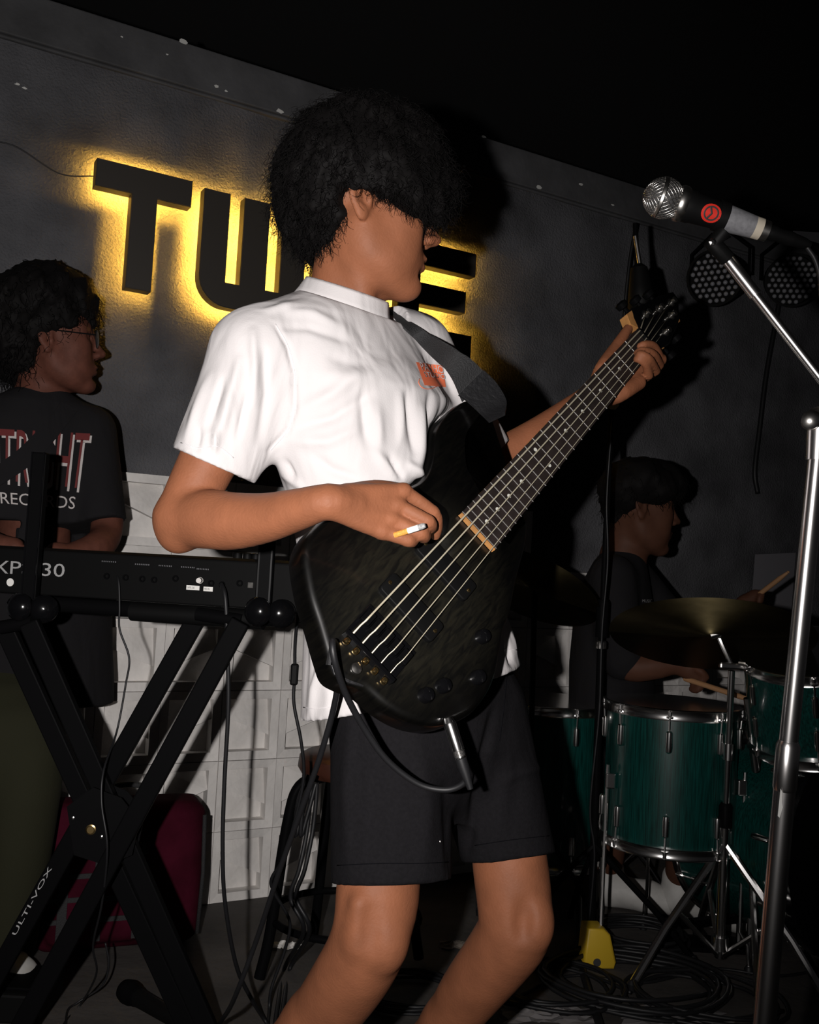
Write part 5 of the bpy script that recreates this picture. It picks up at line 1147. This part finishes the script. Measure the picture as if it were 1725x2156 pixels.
S.chain([P(1450, 1400, 2.735), P(1474, 1412, 2.71), P(1488, 1426, 2.71)], [.012, .011, .009], .006)
S.chain([P(1330, 1210, 3.14), P(1420, 1320, 3.12), P(1540, 1290, 3.05), P(1570, 1270, 3.02)], [.048, .04, .03, .024], .012); S.cone(P(1570, 1270, 3.02), P(1590, 1256, 3.0), .026, .022, .01)
for i in range(4): S.chain([P(1588 + i, 1250 + i * 5, 3.0), P(1604 - i, 1248 + i * 6, 2.98), P(1600 - i, 1258 + i * 5, 2.97)], [.011, .010, .008], .004)
pk_ = [P(1300, 1510, 2.92), P(1400, 1560, 2.84), A(*P(1425, 1600, 2.88)[:2], .48), A(*P(1440, 1700, 2.92)[:2], .25), A(*P(1425, 1880, 2.95)[:2], .08)]; S.chain(pk_, [.08, .072, .06, .05, .035], .02)
pk2 = [P(1290, 1510, 3.06), P(1310, 1580, 2.98), A(*P(1290, 1650, 2.96)[:2], .44), A(*P(1285, 1800, 2.98)[:2], .22), A(*P(1280, 1900, 3.0)[:2], .08)]; S.chain(pk2, [.08, .07, .058, .048, .034], .02)
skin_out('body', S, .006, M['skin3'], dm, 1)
drow = [(1312, 1160, 3.0, .062, .058), (1306, 1185, 3.0, .115, .078), (1300, 1220, 3.0, .165, .095), (1294, 1290, 3.0, .178, .118), (1288, 1400, 3.0, .178, .125), (1290, 1530, 3.0, .18, .13)]
tf, tlo, thi = torso_fn(drow, df, dl_); T = Sdf(); T.fn(tf, tlo, thi, .03); T.chain([P(1290, 1215, 2.87), P(1298, 1300, 2.83), P(1312, 1385, 2.79)], [.066, .064, .062], .03); T.chain([P(1330, 1212, 3.13), P(1400, 1295, 3.12)], [.064, .06], .03)
lo, hi = T.bounds(); dv, dq = surface(T, lo, hi, .007, 1); mesh_np('t_shirt', dv, dq, M['blacktee'], dm); bd_ = bvh_of(dv, dq)
printed('shirt_print', *text_shape('MUSIC'), [(1352, 1262), (1373, 1262), (1352, 1268), (1373, 1269)], bd_, M['silver'], dm, 6)
T = Sdf(); T.chain([P(1295, 1500, 2.93), pk_[1], pk_[2] + A(0, 0, .0)], [.10, .088, .078], .03); T.chain([P(1288, 1500, 3.06), pk2[1], pk2[2]], [.10, .088, .076], .03); skin_out('shorts', T, .008, M['blacktee'], dm, 1)
for an, dr in ((A(pk_[4][0], pk_[4][1], 0), unit(A(.6, -.55, 0))), (A(pk2[4][0], pk2[4][1], 0), unit(A(.9, -.3, 0)))):
    T = Sdf(); T.cone(an + ZU * .05, an + dr * .12 + ZU * .045, .047, .044, .02); T.cone(an + dr * .12 + ZU * .045, an + dr * .19 + ZU * .036, .044, .034, .02); T.cone(an + ZU * .05, an + ZU * .11, .046, .044, .02); T.fn(lambda p: p[:, 2] - .003, an - .35, A(an[0] + .35, an[1] + .35, .003), .004, True)
    skin_out('shoe', T, .007, M['shoe'], dm, 1)
dhb = [(1318, 1003, 2.94, .045), (1305, 1012, 2.97, .05), (1325, 1000, 3.02, .05), (1300, 1030, 2.98, .055), (1310, 1035, 2.93, .045), (1330, 1020, 2.92, .05), (1296, 1065, 2.99, .042), (1300, 1085, 2.98, .030), (1308, 1060, 3.04, .05), (1340, 1030, 3.05, .07), (1345, 1025, 2.98, .085), (1385, 1018, 2.98, .072), (1318, 1040, 2.99, .06), (1405, 1022, 2.96, .045), (1395, 1030, 2.90, .038), (1352, 1012, 2.91, .06), (1320, 1050, 2.93, .032), (1425, 1025, 2.98, .03), (1308, 1070, 2.99, .035)]
hair_part(dhb, dm, n_strand=700, length=.03, curl=.004, seed=12, amp=.010, h=.009, sw=.0014, droop=.6)
def stick(a, b, label): 
    ax = unit(b - a); L = float(np.linalg.norm(b - a)); return tag(MB().lathe(a, ax, [(0, .003), (.004, .0072), (.02, .0075), (L * .75, .0072), (L * .95, .0042), (L * .965, .003), (L * .98, .0048), (L, .002)], 12).build('drumstick', M['stick'], None, smooth=True), label, 'drumstick', 'drumsticks')
stick(P(1440, 1428, 2.745), P(1600, 1480, 2.56), 'wooden drumstick in the drummer\'s near hand, low over the floor tom')
stick(P(1585, 1262, 3.0), P(1662, 1203, 2.90), 'wooden drumstick sticking up behind the large tilted cymbal')
th_ = A(*P(1275, 1540, 3.05)[:2], 0); tn_ = thing('drum_throne', 'black round drum throne under the drummer', 'stool', th_)
MB().lathe(th_ + ZU * .42, ZU, [(0, .12), (.01, .15), (.06, .155), (.075, .14), (.078, 0)], 32).build('seat', M['leather'], tn_, smooth=True); MB().tube([th_ + ZU * .08, th_ + ZU * .42], .014, 12).build('post', M['chrome'], tn_, smooth=True); tripod(tn_, th_ + ZU * .42, th_ + ZU * .08, .28, .24, (20, 140, 260), M['chrome'])
# foot pedal
pd = A(*P(1470, 1850, 2.72)[:2], 0); pp = thing('drum_pedal', 'bass drum pedal on the floor between the floor tom and bass drum', 'pedal', pd)
bar(pd + A(-.05, .06, .03), pd + A(.10, -.06, .10), .075, .010, 'footboard', M['blackmetal'], pp, up=A(.3, .3, 1)); MB().box(pd + A(.03, 0, .006), (.24, .10, .012), None).build('base_plate', M['blackmetal'], pp)
for s in (-.04, .04): MB().tube([pd + A(.11, -.06 + s, .01), pd + A(.11, -.06 + s, .20)], .008, 8).build('post', M['chrome'], pp, smooth=True)
MB().tube([pd + A(.11, -.06, .19), pd + A(.06, -.03, .30)], .004, 8).build('beater_rod', M['chrome'], pp, smooth=True); MB().lathe(pd + A(.05, -.025, .32), A(1, -.5, 0), [(-.02, .015), (-.016, .022), (.016, .022), (.02, .015)], 14).build('beater', M['label'], pp, smooth=True)

# ---------------------------------------------------------------- vocal microphone on the chrome stand
MC = P(1398, 417, 1.26); me_ = P(1612, 486, 1.26); ax = unit(me_ - MC)
mic = thing('vocal_microphone', 'worn vocal microphone with silver mesh ball and red sticker in its clip', 'microphone', MC)
grl = MB(); R_ = .0253; rg = unit(np.cross(ax, ZU)); bi = np.cross(ax, rg)
def ball(a, w): return MC + ax * (R_ * math.cos(a)) * 1.02 + (rg * math.cos(w) + bi * math.sin(w)) * (R_ * math.sin(a))
MB().lathe(MC, ax, [(R_ * math.cos(a) * 1.0, R_ * .955 * math.sin(a)) for a in np.linspace(math.pi, .55, 20)], 32).build('pop_filter', M['ink'], mic, smooth='all')
for k in range(26):                                         # woven wire of the ball, two crossing families
    for s in (-1, 1):
        w0 = 2 * math.pi * k / 26; grl.tube([ball(a, w0 + s * (a - .6) * .85) for a in np.linspace(.62, 3.0, 22)], .00058, 4, caps=False)
go = grl.build('grille', M['dullchrome'], mic, smooth='all'); go['kind'] = 'stuff'
for a0, a1, nm in ((1.66, 1.86, 'grille_band'),):
    MB().lathe(MC, ax, [(R_ * math.cos(a) * 1.02, R_ * 1.03 * math.sin(a)) for a in np.linspace(a1, a0, 5)], 36).build(nm, M['dullchrome'], mic, smooth='all')
MB().lathe(MC, ax, [(.0175, .0215), (.0205, .0228), (.026, .0225), (.029, .0205)], 32).build('collar', M['dullchrome'], mic, smooth=True)
LB = float(np.linalg.norm(me_ - MC))
MB().lathe(MC, ax, [(.028, .0205), (.036, .0205), (.040, .0192), (.072, .0172), (.078, .0178), (.083, .0172)], 32).build('body', M['black'], mic, smooth=True)
MB().lathe(MC, ax, [(.083, .0170), (LB - .016, .0140)], 32).build('handle', M['grey'], mic, smooth=True)
MB().lathe(MC, ax, [(LB - .016, .0138), (LB - .006, .0136)], 32).build('tape_ring', M['tape'], mic, smooth=True); MB().lathe(MC, ax, [(LB - .006, .0130), (LB + .003, .0128), (LB + .004, .010)], 32).build('end_ring', M['dullchrome'], mic, smooth=True)
tw = unit(CAM - (MC + ax * .06)); tw = unit(tw - ax * (tw @ ax)); ts = np.cross(ax, tw)
def on_body(al, wd, r): return MC + ax * al + (tw * math.cos(wd) + ts * math.sin(wd)) * r
v = []; f = []                                              # round red sticker bent round the body
for i, rr in enumerate((0.0, .5, 1.0)):
    for k in range(24): a = 2 * math.pi * k / 24; v.append(on_body(.0595 + .0125 * rr * math.cos(a), .0 + .62 * rr * math.sin(a), .0196))
for i in range(2):
    for k in range(24): f.append((i * 24 + k, i * 24 + (k + 1) % 24, (i + 1) * 24 + (k + 1) % 24, (i + 1) * 24 + k))
sk = MB().add(v, f).build('sticker', M['red'], mic, smooth='all')
MB().tube([on_body(.0595 + .0085 * math.cos(a), .42 * math.sin(a), .0198) for a in np.linspace(0, 6.283, 25)[:-1]], .0011, 5, closed=True).build('sticker_print', M['ink'], sk); MB().tube([on_body(.056, -.42, .0198), on_body(.060, 0, .0199), on_body(.056, .42, .0198)], .0014, 5).build('sticker_print', M['ink'], sk)
v = []                                                      # pale patch beside it
for al in (.0725, .0805):
    for wd in (-.45, -.2, .1, .4): v.append(on_body(al, wd, .0183))
MB().add(v, [(i, i + 1, i + 5, i + 4) for i in range(3)]).build('worn_patch', M['grey'], mic)
MB().lathe(MC, ax, [(LB + .002, .0095), (LB + .012, .0098), (LB + .016, .0085), (LB + .034, .0092), (LB + .036, .0085), (LB + .052, .0070), (LB + .060, .0045)], 20).build('plug', M['black'], mic, smooth=True)
MB().tube(spline([MC + ax * (LB + .058), P(1700, 520, 1.26), P(1716, 545, 1.26), P(1726, 580, 1.26), P(1732, 640, 1.26), P(1750, 760, 1.26), P(1790, 900, 1.24), P(1800, 1300, 1.22), P(1790, 2000, 1.2)], 8), .0032, 8).build('lead', M['rubber'], mic, smooth='all')
ms = thing('microphone_stand', 'tall chrome microphone stand with boom at the right edge', 'stand', (0, 0, 0))
t0 = P(1724, 900, 1.20); t1 = P(1612, 2156, 1.20); t2 = t0 + (t1 - t0) * ((t0[2] - .02) / (t0[2] - t1[2])); ms.location = Vector((t2[0], t2[1], 0)); PINV[ms.name] = Matrix.Translation(-ms.location)
sx_ = unit(t0 - t2); tj = t2 + (t0 - t2) * .995; up_ = P(1721, 968, 1.20); lw = P(1660, 1570, 1.20)
MB().tube([t2, lw], .0130, 24).build('lower_tube', M['polished'], ms, smooth=True); MB().tube([lw, up_], .0112, 24).build('upper_tube', M['polished'], ms, smooth=True); MB().tube([up_, t0 + (t0 - up_) * .1], .0135, 24).build('tube_sleeve', M['polished'], ms, smooth=True)
MB().lathe(lw, -sx_, [(-.006, .0115), (0, .0142), (.05, .0142), (.054, .0130)], 24).build('height_clutch', M['polished'], ms, smooth=True)
MB().lathe(t0 + A(.006, 0, .01), unit(A(.2, -1, 0)), [(-.012, .017), (.010, .017), (.016, .012)], 20).build('boom_clutch', M['dullchrome'], ms, smooth=True); MB().lathe(P(1707, 886, 1.18), A(-.3, -1, 0), [(-.01, .010), (.008, .011), (.012, .006)], 16).build('wing_nut', M['dullchrome'], ms, smooth=True)
MB().tube([P(1701, 880, 1.18), P(1694, 874, 1.18)], .004, 8).build('wing_nut', M['polished'], ms, smooth=True)
b0_, b1_ = P(1506, 512, 1.275), P(1790, 876, 1.24); bx_ = unit(b1_ - b0_)
MB().tube([b0_ + bx_ * .022, b1_], .0062, 16).build('boom', M['polished'], ms, smooth=True); MB().tube([b0_ + bx_ * .020, b0_ + bx_ * .085], .0082, 16).build('boom_tip', M['polished'], ms, smooth=True)
MB().tube([P(1790, 876, 1.24), P(1730, 896, 1.21)], .008, 10).build('boom_pivot', M['dullchrome'], ms, smooth=True)
cb = MC + ax * .078; cl0 = P(1502, 512, 1.265)
clp = MB(); clp.lathe(MC + ax * .070, ax, [(0, .0176), (0, .0196), (.012, .0190), (.012, .0170)], 28); clp.tube([cb - A(0, 0, .017) + ax * .004, cl0, b0_ + bx_ * .026], [.011, .012, .010], 14); clp.build('microphone_clip', M['black'], ms, smooth=True)
MB().lathe(P(1500, 510, 1.253), A(0, -1, 0), [(0, .005), (.002, .0048), (.003, .002)], 6).build('clip_screw', M['chrome'], ms)
MB().lathe(A(t2[0], t2[1], 0), ZU, [(0, .13), (.012, .128), (.024, .05), (.034, .02)], 40).build('base', M['blackmetal'], ms, smooth=True)
# paint worn off the pole
MB().add([P(1644 + dx, y, 1.186) for dx, y in ((0, 1660), (4, 1668), (3, 1690), (5, 1700), (-2, 1722), (-6, 1718), (-3, 1690))], [tuple(range(7))]).build('paint_fleck', M['scuff'], ms)
# ---------------------------------------------------------------- stage lights on the wall, paper, loose cables
def par(px, py, label, aim):
    X = CAM + ray(px, py) * 1.0; r = ray(px, py); t = ((W0 + WN * .22 - CAM) @ WN) / (r @ WN); c = CAM + r * t; f = unit(aim)
    t_ = thing('par_light', label, 'stage light', c, 'stage lights on the back wall'); u = unit(np.cross(f, ZU)); w = np.cross(u, f)
    MB().lathe(c, f, [(-.13, .05), (-.125, .085), (-.02, .098), (.012, .103), (.012, .094), (-.004, .092), (-.006, 0)], 36).build('housing', M['black'], t_, smooth=True)
    bd = MB(); k = 0
    for i in range(-4, 5):
        for j in range(-4, 5):
            x = (i + j * .5) * .0235; y = j * .0204
            if x * x + y * y < .085 ** 2: MB().lathe(c + u * x + w * y - f * .004, f, [(0, .0085), (.004, .0075), (.007, .004), (.008, 0)], 8).build('lens_bead', M['bead'], t_, smooth=True)
    for s in (-1, 1): MB().tube([c + u * s * .108 - f * .05, c + u * s * .108 - f * .05 + ZU * .10, c - f * .05 + ZU * .17 + u * s * .03], .006, 8).build('yoke', M['blackmetal'], t_, smooth=True)
    MB().tube([c - f * .05 + ZU * .17, A(*(c - f * .05)[:2], 2.40), A(*(c - WN * .23)[:2], 2.40)], .010, 8).build('bracket', M['blackmetal'], t_, smooth=True)
    return t_
par(1506, 585, 'round LED stage light behind the microphone boom, its lenses glinting', A(-.55, -.80, -.28)); par(1668, 590, 'round LED stage light at the right edge behind the microphone lead', A(-.15, -.95, -.30))
cable('hanging_cable', [wall(2.12, 2.33, .03), wall(2.09, 2.10, .02), wall(2.05, 1.86, .012), wall(2.02, 1.62, .012), wall(2.00, 1.45, .013), wall(2.02, 1.36, .014)], .010, 'thick black cable end hanging down the wall below the right stage light')
cable('lamp_cable', [P(1340, 470, 3.55), P(1325, 560, 3.55), P(1312, 700, 3.56), P(1305, 860, 3.58)], .006, 'black cable running down the wall left of the stage lights')
pw = MB(); a0 = [wall(a, z, .012) for a, z in ((2.02, 1.115), (2.26, 1.135), (2.24, .83), (2.00, .80))]; pw.add(a0, [(0, 1, 2, 3)]); po_ = pw.build('notice_sheet', mat('grey_paper', (.16, .155, .17), .8), None); po_.modifiers.new('thick', 'SOLIDIFY').thickness = .001; tag(po_, 'pale sheet of paper on the wall behind the microphone stand', 'paper')
# yellow plastic piece on the floor
yc = floor_at(1252, 2032); yp = thing('yellow_cover', 'yellow plastic cover standing on the floor among the cables', 'cover', yc)
prf = [(-.038, 0), (.042, 0), (.048, .018), (.030, .085), (.012, .10), (-.030, .10)]
MB().prism(prf, yc, A(1, .1, 0), ZU, unit(A(.1, -1, 0)), -.03, .03, bevel=.008).build('shell', M['yellow'], yp, smooth=True); MB().lathe(yc + A(.0, -.0305, .018), A(.1, -1, 0), [(0, .010), (.001, .010)], 16).build('badge', M['ink'], yp)
# loose cables on the floor at the right
def coil(c, r, n, seed, label, rad=.0045, name='coiled_cable'):
    rg = random.Random(seed); pts = []
    for k in range(n * 10):
        w = 2 * math.pi * k / 10; rr = r * (1 + .12 * math.sin(w * .37 + seed)) * rg.uniform(.93, 1.07); pts.append(A(c[0] + rr * math.cos(w), c[1] + rr * .85 * math.sin(w), .006 + .006 * (k // 10) + rg.uniform(0, .004)))
    return cable(name, pts, rad, label, n=3)
coil(floor_at(1345, 1985), .12, 6, 1, 'neat coil of black cable on the floor under the floor tom')
coil(floor_at(1160, 2090), .16, 5, 2, 'loose coil of black cable on the floor beside the bassist\'s left calf')
coil(floor_at(1330, 2085), .20, 6, 3, 'wide tangle of black cable on the floor in front of the yellow cover', .0055)
coil(floor_at(1480, 2110), .17, 4, 4, 'coil of black cable on the floor left of the microphone stand', .005)
coil(floor_at(860, 2100), .12, 4, 5, 'coil of dark cable on the floor between the bassist\'s legs', .004)
cable('floor_cable', [f_(1205, 1780, .3), f_(1215, 1900, .1), f_(1220, 2010, .012), f_(1240, 2100, .012), f_(1265, 2180, .012), f_(1290, 2300, .012)], .010, 'thick dark hose running forward along the floor past the yellow cover')
cable('floor_cable', [f_(1060, 2120), f_(1200, 2060), f_(1350, 2075), f_(1500, 2045), f_(1640, 2060), f_(1760, 2040)], .004, 'thin cable winding across the floor to the right edge')
for i, (x, y, w, lab) in enumerate(((1420, 2152, .13, 'flattened grey paper sheet on the floor near the bottom right'), (1150, 2140, .10, 'grey paper lying under the loose cable coil'))): scrap(floor_at(x, y), w, lab, 5 + i, mat('dusty_paper', (.16, .15, .15), .9))
scrap(floor_at(965, 1995), .05, 'creased paper scrap on the floor between the bassist\'s knees', 9, mat('brown_paper', (.12, .10, .08), .9))
